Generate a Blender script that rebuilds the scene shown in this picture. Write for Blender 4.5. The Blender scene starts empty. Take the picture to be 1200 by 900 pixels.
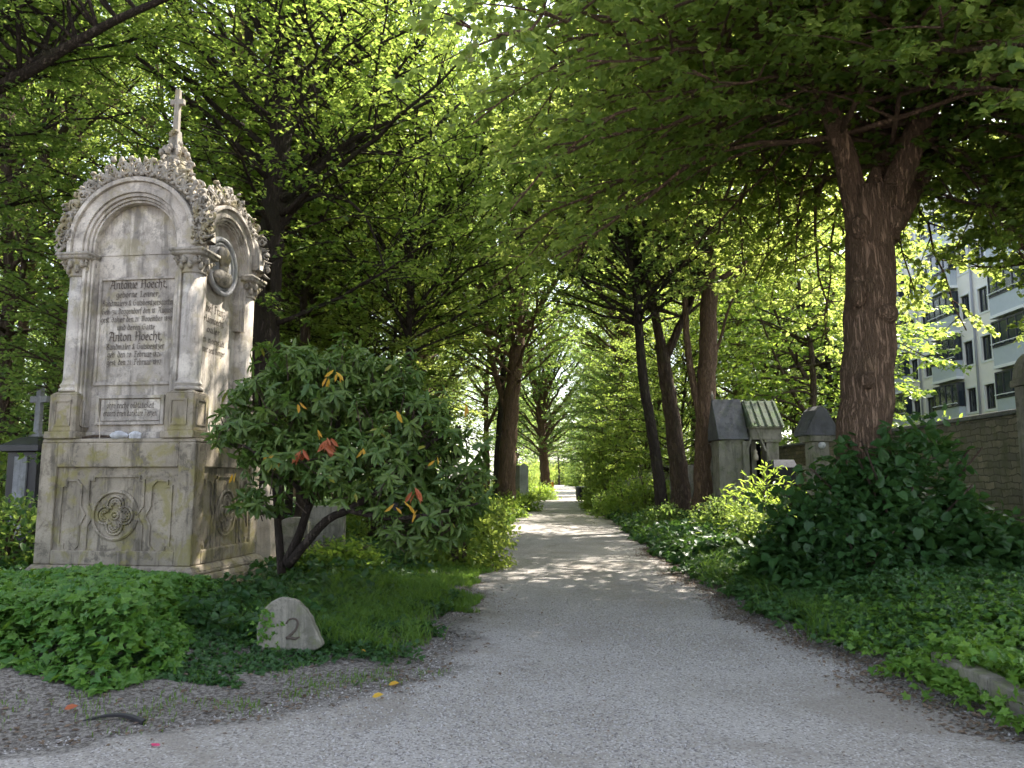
import bpy, math, random
import numpy as np
from mathutils import Vector, Matrix

random.seed(5)
RNG = np.random.default_rng(11)
scene = bpy.context.scene
COL = scene.collection
PI = math.pi
R = math.radians

# ------------------------------------------------------------------ camera
YAW, PITCH, FPX = R(3.6), R(7.05), 906.0
CAM = np.array([0, 0, 1.6])
Fv = np.array([-math.sin(YAW) * math.cos(PITCH), math.cos(YAW) * math.cos(PITCH), math.sin(PITCH)])
Rv = np.array([math.cos(YAW), math.sin(YAW), 0.0])
Uv = np.cross(Rv, Fv)

def at(px, py, Y):
    """world point at world distance Y seen at pixel (px, py) of the 1200x900 photograph"""
    d = Fv + Rv * (px - 600) / FPX + Uv * (450 - py) / FPX
    return CAM + d * (Y / d[1])

def gpt(px, py, z=0.0):
    d = Fv + Rv * (px - 600) / FPX + Uv * (450 - py) / FPX
    return CAM + d * ((z - CAM[2]) / d[2])

cd = bpy.data.cameras.new('camera'); cam = bpy.data.objects.new('camera', cd); COL.objects.link(cam)
cam.location = CAM; cam.rotation_euler = (PI / 2 + PITCH, 0, YAW)
cd.sensor_width = 36; cd.lens = 36 * FPX / 1200; cd.clip_end = 3000; cd.clip_start = .05
scene.camera = cam

# ------------------------------------------------------------------ light
SUN_EL, SUN_AZ = R(51), R(46)          # azimuth clockwise from +Y
w = bpy.data.worlds.new('World'); scene.world = w; w.use_nodes = True
nt = w.node_tree; bg = nt.nodes['Background']
sky = nt.nodes.new('ShaderNodeTexSky'); sky.sky_type = 'NISHITA'; sky.sun_disc = False
sky.sun_elevation = SUN_EL; sky.sun_rotation = SUN_AZ; sky.dust_density = 2.2; sky.air_density = 1.0; sky.ozone_density = 1.0
hs = nt.nodes.new('ShaderNodeHueSaturation'); hs.inputs['Saturation'].default_value = .55; nt.links.new(sky.outputs[0], hs.inputs['Color']); nt.links.new(hs.outputs[0], bg.inputs[0]); bg.inputs[1].default_value = 0.15
sl = bpy.data.lights.new('sun', 'SUN'); sl.energy = 4.8; sl.angle = R(.55); sl.color = (1, .93, .82)
so = bpy.data.objects.new('sun', sl); COL.objects.link(so)
sd = Vector((math.sin(SUN_AZ) * math.cos(SUN_EL), math.cos(SUN_AZ) * math.cos(SUN_EL), math.sin(SUN_EL)))
so.rotation_euler = sd.to_track_quat('Z', 'Y').to_euler(); so.location = (0, 0, 40)
vs = scene.view_settings; vs.view_transform = 'Standard'; vs.look = 'None'; vs.gamma = 1; vs.use_curve_mapping = False
vs.exposure = 2.0
cy = scene.cycles
cy.max_bounces = 7; cy.diffuse_bounces = 4; cy.glossy_bounces = 2; cy.transmission_bounces = 4; cy.transparent_max_bounces = 4
cy.use_denoising = True; cy.caustics_reflective = False; cy.caustics_refractive = False
cy.sample_clamp_indirect = 6; cy.use_adaptive_sampling = True; cy.adaptive_threshold = 0.02
try: cy.denoising_prefilter = 'FAST'
except Exception: pass
scene.render.use_persistent_data = False

# ------------------------------------------------------------------ materials
def newmat(name):
    m = bpy.data.materials.new(name); m.use_nodes = True
    n = m.node_tree; n.nodes.clear()
    out = n.nodes.new('ShaderNodeOutputMaterial')
    return m, n, out

def N(n, t, **kw):
    x = n.nodes.new(t)
    for k, v in kw.items():
        if k.startswith('i_'):
            x.inputs[k[2:].replace('_', ' ')].default_value = v
        else: setattr(x, k, v)
    return x

def c4(c): return (c[0], c[1], c[2], 1)

def mixc(n, fac, a, b):
    x = n.nodes.new('ShaderNodeMix'); x.data_type = 'RGBA'
    if isinstance(fac, (int, float)): x.inputs[0].default_value = fac
    else: n.links.new(fac, x.inputs[0])
    for s, v in ((6, a), (7, b)):
        if isinstance(v, tuple): x.inputs[s].default_value = c4(v)
        else: n.links.new(v, x.inputs[s])
    return x.outputs[2]

def noise(n, vec, scale, detail=4, rough=.55, dist=0):
    x = n.nodes.new('ShaderNodeTexNoise'); x.inputs['Scale'].default_value = scale
    x.inputs['Detail'].default_value = detail; x.inputs['Roughness'].default_value = rough
    x.inputs['Distortion'].default_value = dist
    n.links.new(vec, x.inputs['Vector']); return x.outputs['Fac']

def ramp(n, src, a, b):
    x = n.nodes.new('ShaderNodeMapRange'); x.interpolation_type = 'SMOOTHSTEP'
    n.links.new(src, x.inputs[0]); x.inputs[1].default_value = a; x.inputs[2].default_value = b
    return x.outputs[0]

def mth(n, op, a, b=None):
    x = n.nodes.new('ShaderNodeMath'); x.operation = op
    for i, v in enumerate((a, b)):
        if v is None: continue
        if isinstance(v, (int, float)): x.inputs[i].default_value = v
        else: n.links.new(v, x.inputs[i])
    return x.outputs[0]

def coords(n, scale=(1, 1, 1)):
    tc = n.nodes.new('ShaderNodeTexCoord'); mp = n.nodes.new('ShaderNodeMapping')
    mp.inputs['Scale'].default_value = scale
    n.links.new(tc.outputs['Object'], mp.inputs[0]); return mp.outputs[0]

def finish(n, out, col, rough, h=None, dist=.02, strength=.6, spec=.3):
    p = n.nodes.new('ShaderNodeBsdfPrincipled')
    if isinstance(col, tuple): p.inputs['Base Color'].default_value = c4(col)
    else: n.links.new(col, p.inputs['Base Color'])
    if isinstance(rough, (int, float)): p.inputs['Roughness'].default_value = rough
    else: n.links.new(rough, p.inputs['Roughness'])
    p.inputs['Specular IOR Level'].default_value = spec
    if h is not None:
        b = n.nodes.new('ShaderNodeBump'); b.inputs['Strength'].default_value = strength; b.inputs['Distance'].default_value = dist
        n.links.new(h, b.inputs['Height']); n.links.new(b.outputs[0], p.inputs['Normal'])
    n.links.new(p.outputs[0], out.inputs[0]); return p

def leafmat(name, a, b, ta, tb, rough=.42, trans=.45, accent=None, acc_from=.94, spec=.32):
    m, n, out = newmat(name)
    at_ = N(n, 'ShaderNodeAttribute', attribute_name='rnd')
    oi = n.nodes.new('ShaderNodeObjectInfo')
    f = mth(n, 'ADD', mth(n, 'MULTIPLY', at_.outputs['Fac'], .6), mth(n, 'MULTIPLY', oi.outputs['Random'], .4))
    col = mixc(n, f, a, b); tc = mixc(n, f, ta, tb)
    if accent:
        g = mth(n, 'GREATER_THAN', at_.outputs['Fac'], acc_from)
        col = mixc(n, g, col, accent); tc = mixc(n, g, tc, tuple(x * 1.1 for x in accent))
    p = n.nodes.new('ShaderNodeBsdfPrincipled'); n.links.new(col, p.inputs['Base Color'])
    p.inputs['Roughness'].default_value = rough; p.inputs['Specular IOR Level'].default_value = spec
    t = n.nodes.new('ShaderNodeBsdfTranslucent'); n.links.new(tc, t.inputs[0])
    mx = n.nodes.new('ShaderNodeMixShader'); mx.inputs[0].default_value = trans
    n.links.new(p.outputs[0], mx.inputs[1]); n.links.new(t.outputs[0], mx.inputs[2]); n.links.new(mx.outputs[0], out.inputs[0])
    return m

def stonemat(name, base, dark, lichen, wash=.5, lich=.35, scale=1.0, pale=None):
    m, n, out = newmat(name); v = coords(n)
    vs_ = coords(n, (3, 3, .35))
    c = mixc(n, ramp(n, noise(n, v, 1.3 * scale, 8, .65), .38, .62), base, tuple(x * .68 for x in base))
    if pale: c = mixc(n, ramp(n, noise(n, v, 2.1 * scale, 6, .6, .4), .48, .62), c, pale)
    st = ramp(n, noise(n, vs_, 2.2 * scale, 8, .7), .48, .64)
    c = mixc(n, mth(n, 'MULTIPLY', st, wash), c, dark)
    bl = ramp(n, noise(n, v, 5 * scale, 9, .75, .3), .52, .62)
    c = mixc(n, mth(n, 'MULTIPLY', bl, wash * .8), c, dark)
    ly = ramp(n, noise(n, v, 3.4 * scale, 9, .7, .5), .49, .62)
    c = mixc(n, mth(n, 'MULTIPLY', ly, lich), c, lichen)
    fine = noise(n, v, 60, 6, .7)
    c = mixc(n, mth(n, 'MULTIPLY', ramp(n, fine, .5, .66), .45), c, tuple(x * .45 for x in base))
    h = mth(n, 'ADD', mth(n, 'MULTIPLY', fine, .5), noise(n, v, 9, 8, .7))
    finish(n, out, c, .9, h, .012, .55, .15); return m

def plain(name, col, rough=.8, spec=.3, nz=0.0):
    m, n, out = newmat(name)
    if nz:
        v = coords(n); c = mixc(n, ramp(n, noise(n, v, 4, 8, .7), .35, .7), col, tuple(x * (1 - nz) for x in col))
        finish(n, out, c, rough, noise(n, v, 30, 6, .7), .008, .4, spec)
    else: finish(n, out, col, rough, spec=spec)
    return m

def barkmat(name, a, b, moss=(.06, .08, .03), mossamt=.2, vs=1.0, depth=.05):
    m, n, out = newmat(name)
    v = coords(n, (vs, vs, vs * .11)); v0 = coords(n)
    r1 = noise(n, v, 19, 6, .7, .7); r2 = noise(n, v, 22, 6, .7, .6)
    ridge = mth(n, 'ABSOLUTE', mth(n, 'SUBTRACT', r1, .5))
    f = ramp(n, ridge, 0, .09)
    c = mixc(n, f, tuple(x * .5 for x in a), a)
    c = mixc(n, ramp(n, r2, .4, .7), c, b)
    c = mixc(n, mth(n, 'MULTIPLY', ramp(n, noise(n, v0, 1.1, 6, .6), .5, .7), mossamt), c, moss)
    h = mth(n, 'ADD', f, mth(n, 'MULTIPLY', r2, .6))
    finish(n, out, c, .92, h, depth, .9, .1); return m

M = {}
M['linden'] = leafmat('linden_leaf', (.035, .085, .022), (.06, .12, .025), (.31, .43, .08), (.54, .60, .14), trans=.58, accent=(.26, .28, .09), acc_from=.93)
M['beech'] = leafmat('broad_leaf', (.032, .085, .02), (.085, .15, .03), (.26, .40, .06), (.60, .66, .14), trans=.58)
M['maple'] = leafmat('maple_leaf', (.028, .08, .025), (.07, .135, .035), (.19, .33, .07), (.52, .62, .13), trans=.58)
M['pale'] = leafmat('pale_leaf', (.08, .15, .03), (.13, .20, .045), (.34, .5, .06), (.5, .6, .1), trans=.5)
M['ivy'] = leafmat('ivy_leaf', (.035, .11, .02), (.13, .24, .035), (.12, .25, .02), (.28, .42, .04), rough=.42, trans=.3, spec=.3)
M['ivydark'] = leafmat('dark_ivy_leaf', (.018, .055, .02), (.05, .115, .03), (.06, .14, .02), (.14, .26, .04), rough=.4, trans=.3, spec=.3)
M['rhodo'] = leafmat('shrub_leaf', (.04, .09, .022), (.17, .22, .045), (.10, .2, .03), (.2, .32, .05), rough=.38, trans=.28, accent=(.24, .24, .04), acc_from=.955, spec=.3)
M['yellow'] = leafmat('yellowed_leaf', (.5, .26, .03), (.62, .42, .05), (.6, .35, .03), (.7, .5, .08), trans=.4)
M['rust'] = leafmat('withered_leaf', (.30, .07, .03), (.42, .14, .06), (.4, .1, .04), (.45, .2, .08), trans=.3)
M['grass'] = leafmat('grass_blade', (.05, .11, .02), (.11, .2, .035), (.16, .3, .03), (.3, .45, .06), trans=.4)
M['litter'] = leafmat('dead_leaf', (.07, .052, .04), (.21, .155, .115), (.1, .05, .02), (.2, .1, .04), rough=.8, trans=.15, spec=.1)
M['barkbig'] = barkmat('linden_bark', (.23, .155, .11), (.17, .115, .08), mossamt=.12, depth=.045)
M['bark'] = barkmat('grey_brown_bark', (.15, .11, .085), (.09, .065, .05), mossamt=.3, depth=.03)
M['barkred'] = barkmat('reddish_bark', (.23, .15, .105), (.15, .10, .07), mossamt=.12, depth=.03)
M['barkdark'] = barkmat('dark_bark', (.07, .055, .045), (.045, .036, .03), mossamt=.25, depth=.03)
M['stone'] = stonemat('tomb_limestone', (.43, .385, .34), (.11, .10, .09), (.28, .24, .12), .65, .4, pale=(.54, .49, .43))
M['stonelow'] = stonemat('plinth_limestone', (.35, .30, .235), (.075, .065, .05), (.23, .20, .07), .75, .7)
M['stonegrey'] = stonemat('carved_limestone', (.36, .325, .28), (.07, .065, .055), (.27, .22, .08), .75, .5)
M['stoneblue'] = stonemat('grey_sandstone', (.30, .30, .31), (.10, .10, .10), (.2, .2, .1), .5, .2)
M['mossy'] = stonemat('mossy_sandstone', (.27, .25, .21), (.07, .07, .05), (.13, .15, .06), .6, .55)
M['slate'] = stonemat('slate_roof', (.13, .13, .145), (.05, .05, .05), (.12, .14, .06), .5, .25)
M['copper'] = stonemat('green_metal_roof', (.12, .145, .11), (.06, .06, .04), (.10, .16, .05), .6, .5)
M['letter'] = plain('engraved_lettering', (.085, .07, .058), .95, .1)
M['black'] = plain('black_granite', (.02, .018, .022), .35, .5)
M['cream'] = stonemat('cream_stone', (.55, .47, .38), (.25, .2, .15), (.3, .25, .12), .4, .15)
M['marble'] = stonemat('pale_marble', (.6, .6, .62), (.2, .2, .2), (.3, .3, .2), .35, .1)
M['render'] = plain('pale_plaster', (.9, .85, .79), .9, .1, .04)
M['white'] = plain('white_trim', (.8, .8, .8), .6)
M['darkframe'] = plain('dark_window_frame', (.045, .045, .055), .5)
M['greypanel'] = plain('grey_balcony_panel', (.50, .54, .58), .6, .3, .05)
M['pipe'] = plain('grey_downpipe', (.33, .33, .37), .5)
M['orange'] = plain('orange_paint', (.65, .25, .04), .6)
M['pink'] = plain('pink_petal', (.5, .06, .15), .7)
M['dark'] = plain('painted_niche_shade', (.012, .012, .014), .9, .1)  # near-black colour standing in for shade inside the chapel niche

def glassmat():
    m, n, out = newmat('window_glass'); p = finish(n, out, (.03, .04, .05), .08, spec=.6)
    p.inputs['Metallic'].default_value = 0; return m
M['glass'] = glassmat()

def wallmat():
    m, n, out = newmat('stone_block_wall'); tc = n.nodes.new('ShaderNodeTexCoord')
    sx = n.nodes.new('ShaderNodeSeparateXYZ'); n.links.new(tc.outputs['Object'], sx.inputs[0])
    cb = n.nodes.new('ShaderNodeCombineXYZ')
    n.links.new(sx.outputs[1], cb.inputs[0]); n.links.new(sx.outputs[2], cb.inputs[1])
    v0 = tc.outputs['Object']
    wob = noise(n, v0, 4, 3)
    ad = n.nodes.new('ShaderNodeVectorMath'); ad.operation = 'MULTIPLY_ADD'
    cw = n.nodes.new('ShaderNodeCombineXYZ'); n.links.new(wob, cw.inputs[0]); n.links.new(wob, cw.inputs[1])
    n.links.new(cw.outputs[0], ad.inputs[0]); ad.inputs[1].default_value = (.16, .14, 0); n.links.new(cb.outputs[0], ad.inputs[2])
    b = n.nodes.new('ShaderNodeTexBrick'); n.links.new(ad.outputs[0], b.inputs[0])
    b.inputs['Color1'].default_value = (.27, .225, .18, 1); b.inputs['Color2'].default_value = (.15, .135, .12, 1)
    b.inputs['Mortar'].default_value = (.10, .09, .08, 1); b.inputs['Scale'].default_value = 1
    b.inputs['Mortar Size'].default_value = .012; b.inputs['Brick Width'].default_value = .36; b.inputs['Row Height'].default_value = .125
    c = mixc(n, ramp(n, noise(n, v0, 3, 8, .7), .4, .7), b.outputs[0], (.12, .12, .08))
    h = mth(n, 'SUBTRACT', mth(n, 'MULTIPLY', noise(n, v0, 14, 8, .7), .5), b.outputs[1])
    finish(n, out, c, .95, h, .02, .8, .1); return m
M['wall'] = wallmat()

def gravelmat():
    m, n, out = newmat('gravel_surface'); v = coords(n)
    e = N(n, 'ShaderNodeAttribute', attribute_name='edge').outputs['Fac']
    c = mixc(n, ramp(n, noise(n, v, .7, 6, .6), .3, .7), (.37, .345, .325), (.29, .265, .24))
    vo = n.nodes.new('ShaderNodeTexVoronoi'); vo.inputs['Scale'].default_value = 75; n.links.new(v, vo.inputs['Vector'])
    sc_ = n.nodes.new('ShaderNodeSeparateColor'); n.links.new(vo.outputs['Color'], sc_.inputs[0])
    c = mixc(n, mth(n, 'MULTIPLY', ramp(n, sc_.outputs[0], .62, .95), .75), c, (.13, .12, .12))
    c = mixc(n, mth(n, 'MULTIPLY', ramp(n, sc_.outputs[1], .7, 1), .6), c, (.55, .53, .52))
    c = mixc(n, mth(n, 'MULTIPLY', ramp(n, noise(n, v, 28, 6, .8), .52, .68), .45), c, (.16, .145, .135))
    c = mixc(n, mth(n, 'MULTIPLY', ramp(n, noise(n, v, .55, 7, .7, .8), .5, .62), .6), c, (.225, .20, .175))
    # trodden dirt and leaf mould working in from the edges
    ed = mth(n, 'ADD', e, mth(n, 'MULTIPLY', mth(n, 'SUBTRACT', noise(n, v, 3.2, 8, .7, .6), .5), 1.1))
    dirt = mixc(n, ramp(n, noise(n, v, 30, 8, .8), .42, .6), (.10, .088, .078), (.28, .262, .245))
    c = mixc(n, ramp(n, ed, .34, .02), c, dirt)
    h = mth(n, 'ADD', mth(n, 'MULTIPLY', vo.outputs['Distance'], -.6), noise(n, v, 40, 6, .8))
    finish(n, out, c, .95, h, .012, .8, .15); return m
M['gravel'] = gravelmat()

def groundmat():
    m, n, out = newmat('earth_surface'); v = coords(n)
    dirt = mixc(n, ramp(n, noise(n, v, 30, 8, .8), .42, .6), (.095, .083, .074), (.27, .25, .232))
    green = mixc(n, ramp(n, noise(n, v, 9, 7, .7), .35, .65), (.02, .036, .01), (.05, .08, .02))
    a = N(n, 'ShaderNodeAttribute', attribute_name='green').outputs['Fac']
    f = mth(n, 'ADD', a, mth(n, 'MULTIPLY', mth(n, 'SUBTRACT', noise(n, v, 2.2, 8, .7, .5), .5), 1.3))
    c = mixc(n, ramp(n, f, .35, .65), dirt, green)
    finish(n, out, c, .97, noise(n, v, 25, 8, .8), .03, .8, .1); return m
M['ground'] = groundmat()

# ------------------------------------------------------------------ mesh helpers
class MB:
    def __init__(s): s.v = []; s.f = []; s.r = []; s.n = 0
    def add(s, v, f, r=.5):
        v = np.asarray(v, float).reshape(-1, 3); f = np.asarray(f, int)
        if f.ndim == 1: f = f[None, :]
        s.v.append(v); s.f.append(f + s.n); s.n += len(v)
        s.r.append(np.broadcast_to(np.asarray(r, float), (len(v),)))
        return s
    def mesh(s, name, mat, smooth=False, extra=None):
        v = np.concatenate(s.v).astype(np.float32)
        cnt = np.concatenate([np.full(len(f), f.shape[1]) for f in s.f]); idx = np.concatenate([f.ravel() for f in s.f])
        me = bpy.data.meshes.new(name); me.vertices.add(len(v)); me.vertices.foreach_set('co', v.ravel())
        me.loops.add(len(idx)); me.loops.foreach_set('vertex_index', idx.astype(np.int32))
        me.polygons.add(len(cnt)); st = np.concatenate([[0], np.cumsum(cnt)[:-1]]).astype(np.int32)
        me.polygons.foreach_set('loop_start', st)
        me.polygons.foreach_set('use_smooth', np.full(len(cnt), smooth))
        a = me.attributes.new('rnd', 'FLOAT', 'POINT'); a.data.foreach_set('value', np.concatenate(s.r).astype(np.float32))
        for k, val in (extra or {}).items():
            a = me.attributes.new(k, 'FLOAT', 'POINT'); a.data.foreach_set('value', np.asarray(val, np.float32))
        me.materials.append(mat); me.update(calc_edges=True); me.validate(); return me

def link(name, me, parent=None, loc=None, rz=None):
    o = bpy.data.objects.new(name, me); COL.objects.link(o)
    if parent is not None: o.parent = parent
    if loc is not None: o.location = loc
    if rz is not None: o.rotation_euler.z = rz
    return o

def tag(o, label=None, cat=None, group=None, kind=None):
    for k, v in (('label', label), ('category', cat), ('group', group), ('kind', kind)):
        if v: o[k] = v
    return o

def empty(name, loc, rz=0, label=None, cat=None, group=None):
    o = bpy.data.objects.new(name, None); COL.objects.link(o); o.location = loc; o.rotation_euler.z = rz
    return tag(o, label, cat, group)

def bevel(o, wd=.008, seg=2):
    m = o.modifiers.new('bev', 'BEVEL'); m.width = wd; m.segments = seg; m.limit_method = 'ANGLE'; m.angle_limit = R(40); return o

BOXF = np.array([[0, 3, 2, 1], [4, 5, 6, 7], [0, 1, 5, 4], [1, 2, 6, 5], [2, 3, 7, 6], [3, 0, 4, 7]])
def box(mb, x0, x1, y0, y1, z0, z1, tx=0, ty=0):
    """box, its top inset by tx, ty (negative flares)"""
    v = [(x0, y0, z0), (x1, y0, z0), (x1, y1, z0), (x0, y1, z0),
         (x0 + tx, y0 + ty, z1), (x1 - tx, y0 + ty, z1), (x1 - tx, y1 - ty, z1), (x0 + tx, y1 - ty, z1)]
    mb.add(v, BOXF); return mb

def tube(mb, pts, rad, n=8, lump=0, caps=True, rnd=None):
    p = np.asarray(pts, float); k = len(p); rad = np.broadcast_to(np.asarray(rad, float), (k,))
    t = np.gradient(p, axis=0); t /= np.linalg.norm(t, axis=1)[:, None] + 1e-9
    ref = np.array([1., 0, 0]) if abs(t[0][0]) < .8 else np.array([0, 1., 0])
    a = np.linspace(0, 2 * PI, n, endpoint=False); ca, sa = np.cos(a), np.sin(a)
    V = np.empty((k, n, 3)); u = np.cross(t[0], ref); u /= np.linalg.norm(u)
    for i in range(k):
        u = u - t[i] * u.dot(t[i]); u /= np.linalg.norm(u) + 1e-9; w_ = np.cross(t[i], u)
        rr = rad[i] * (1 + (lump * (RNG.random(n) - .5) if lump else 0))
        V[i] = p[i] + np.outer(ca * rr, u) + np.outer(sa * rr, w_)
    i, j = np.meshgrid(np.arange(k - 1), np.arange(n), indexing='ij'); j2 = (j + 1) % n
    F = np.stack([i * n + j, i * n + j2, (i + 1) * n + j2, (i + 1) * n + j], -1).reshape(-1, 4)
    mb.add(V.reshape(-1, 3), F)
    if caps:
        mb.f.append(np.array([[mb.n - k * n + q for q in range(n)][::-1]])); mb.f.append(np.array([[mb.n - n + q for q in range(n)]]))
    return mb

def lathe(mb, prof, n=24, c=(0, 0), sq=0):
    a = np.linspace(0, 2 * PI, n, endpoint=False)
    V = np.array([[(c[0] + r * math.cos(t), c[1] + r * math.sin(t), z) for t in a] for r, z in prof]); k = len(prof)
    i, j = np.meshgrid(np.arange(k - 1), np.arange(n), indexing='ij'); j2 = (j + 1) % n
    F = np.stack([i * n + j, i * n + j2, (i + 1) * n + j2, (i + 1) * n + j], -1).reshape(-1, 4)
    mb.add(V.reshape(-1, 3), F)
    mb.f.append(np.array([[mb.n - k * n + q for q in range(n)][::-1]])); mb.f.append(np.array([[mb.n - n + q for q in range(n)]]))
    return mb

def ball(mb, c, r, n=8, m=5, lump=.0):
    r = np.broadcast_to(np.asarray(r, float), (3,)); V = []
    for i in range(1, m):
        ph = PI * i / m
        for j in range(n):
            th = 2 * PI * j / n; q = 1 + lump * (RNG.random() - .5)
            V.append((c[0] + r[0] * q * math.sin(ph) * math.cos(th), c[1] + r[1] * q * math.sin(ph) * math.sin(th), c[2] + r[2] * q * math.cos(ph)))
    F = []
    for i in range(m - 2):
        for j in range(n): F.append((i * n + j, (i + 1) * n + j, (i + 1) * n + (j + 1) % n, i * n + (j + 1) % n))
    base = mb.n; mb.add(V, F)
    mb.f.append(np.array([[base + q for q in range(n)]])); mb.f.append(np.array([[mb.n - n + q for q in range(n)][::-1]]))
    return mb

def prism(mb, poly, y0, y1):
    """poly: list of (x, z); extruded along y"""
    k = len(poly); v = [(x, y0, z) for x, z in poly] + [(x, y1, z) for x, z in poly]
    mb.add(v, [[i, (i + 1) % k, k + (i + 1) % k, k + i] for i in range(k)])
    mb.f.append(np.array([[mb.n - 2 * k + i for i in range(k)][::-1]])); mb.f.append(np.array([[mb.n - k + i for i in range(k)]]))
    return mb

def archband(mb, r0, r1, zs, zb, y0, y1, n=28, sx=1.0, closed=False):
    """inverted U: two jambs from zb up to the spring zs and a half ring r0..r1, between y0 (front) and y1"""
    def pts(r):
        a = np.linspace(PI, 0, n + 1)
        q = [(-r * sx, zb)] + [(r * sx * math.cos(t), zs + r * math.sin(t)) for t in a] + [(r * sx, zb)]
        return q
    A, B = pts(r0), pts(r1); k = len(A)
    v = [(x, y0, z) for x, z in A] + [(x, y0, z) for x, z in B] + [(x, y1, z) for x, z in A] + [(x, y1, z) for x, z in B]
    F = []
    for i in range(k - 1):
        F += [(i, i + 1, k + i + 1, k + i)[::-1], (2 * k + i, 2 * k + i + 1, 3 * k + i + 1, 3 * k + i),
              (i, 2 * k + i, 2 * k + i + 1, i + 1)[::-1], (k + i, k + i + 1, 3 * k + i + 1, 3 * k + i)[::-1]]
    F += [(0, k, 3 * k, 2 * k), (k - 1, 3 * k - 1, 4 * k - 1, 2 * k - 1)]
    mb.add(v, F); return mb

# leaf templates: (along, across, normal)
def _mir(h):
    return np.array(h, float)
def template(kind):
    if kind == 'quad':
        return np.array([(0, 0, 0), (.42, -.34, .08), (1, 0, -.08), (.42, .34, .08)]), [[0, 1, 2], [0, 2, 3]]
    if kind == 'oval':
        return np.array([(0, 0, 0), (.25, -.26, .05), (.62, -.27, .03), (1, 0, -.12), (.62, .27, .03), (.25, .26, .05)]), [[0, 1, 2, 3], [0, 3, 4, 5]]
    if kind == 'heart':
        return np.array([(0, 0, 0), (-.1, -.25, .03), (.2, -.45, .06), (.62, -.32, .02), (1, 0, -.12), (.62, .32, .02), (.2, .45, .06), (-.1, .25, .03)]), [[0, 1, 2, 3, 4], [0, 4, 5, 6, 7]]
    if kind == 'long':
        return np.array([(0, 0, 0), (.3, -.12, .03), (.68, -.14, 0), (1, 0, -.14), (.68, .14, 0), (.3, .12, .03)]), [[0, 1, 2, 3], [0, 3, 4, 5]]
    if kind == 'ivy':
        v = [(.22, 0, 0), (0, 0, -.03), (-.18, -.3, .02), (.12, -.3, .04), (.32, -.52, 0), (.46, -.24, .05), (.95, 0, -.08),
             (.46, .24, .05), (.32, .52, 0), (.12, .3, .04), (-.18, .3, .02)]
        return np.array(v), [[0, 1, 2], [0, 2, 3], [0, 3, 4], [0, 4, 5], [0, 5, 6], [0, 6, 7], [0, 7, 8], [0, 8, 9], [0, 9, 10], [0, 10, 1]]

def leaves(mb, pos, d, nrm, size, kind='quad', rnd=None):
    T, F = template(kind); n = len(pos); k = len(T)
    if n == 0: return mb
    d = d / (np.linalg.norm(d, axis=1)[:, None] + 1e-9)
    s = np.cross(nrm, d); s /= np.linalg.norm(s, axis=1)[:, None] + 1e-9; nn = np.cross(d, s)
    size = np.broadcast_to(np.asarray(size, float), (n,))
    V = pos[:, None, :] + size[:, None, None] * (T[None, :, 0:1] * d[:, None] + T[None, :, 1:2] * s[:, None] + T[None, :, 2:3] * nn[:, None])
    rnd = RNG.random(n) if rnd is None else rnd
    off = (np.arange(n) * k)[:, None, None]
    F3 = (np.asarray(F)[None] + off).reshape(-1, len(F[0]))
    mb.add(V.reshape(-1, 3), F3, np.repeat(rnd, k)); return mb

def interp_poly(pts, t):
    p = np.asarray(pts, float); s = np.concatenate([[0], np.cumsum(np.linalg.norm(np.diff(p, axis=0), axis=1))]); s /= s[-1]
    return np.stack([np.interp(t, s, p[:, i]) for i in range(3)], -1)

def smoothline(pts, n):
    """Catmull-like resample"""
    p = np.asarray(pts, float)
    if len(p) == 2: return interp_poly(p, np.linspace(0, 1, n))
    q = p
    for _ in range(2):
        a = q[:-1] * .75 + q[1:] * .25; b = q[:-1] * .25 + q[1:] * .75
        q = np.concatenate([q[:1], np.stack([a, b], 1).reshape(-1, 3), q[-1:]])
    return interp_poly(q, np.linspace(0, 1, n))

def rot_z(v, a):
    c, s = math.cos(a), math.sin(a); return np.array([v[0] * c - v[1] * s, v[0] * s + v[1] * c, v[2]])

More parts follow.
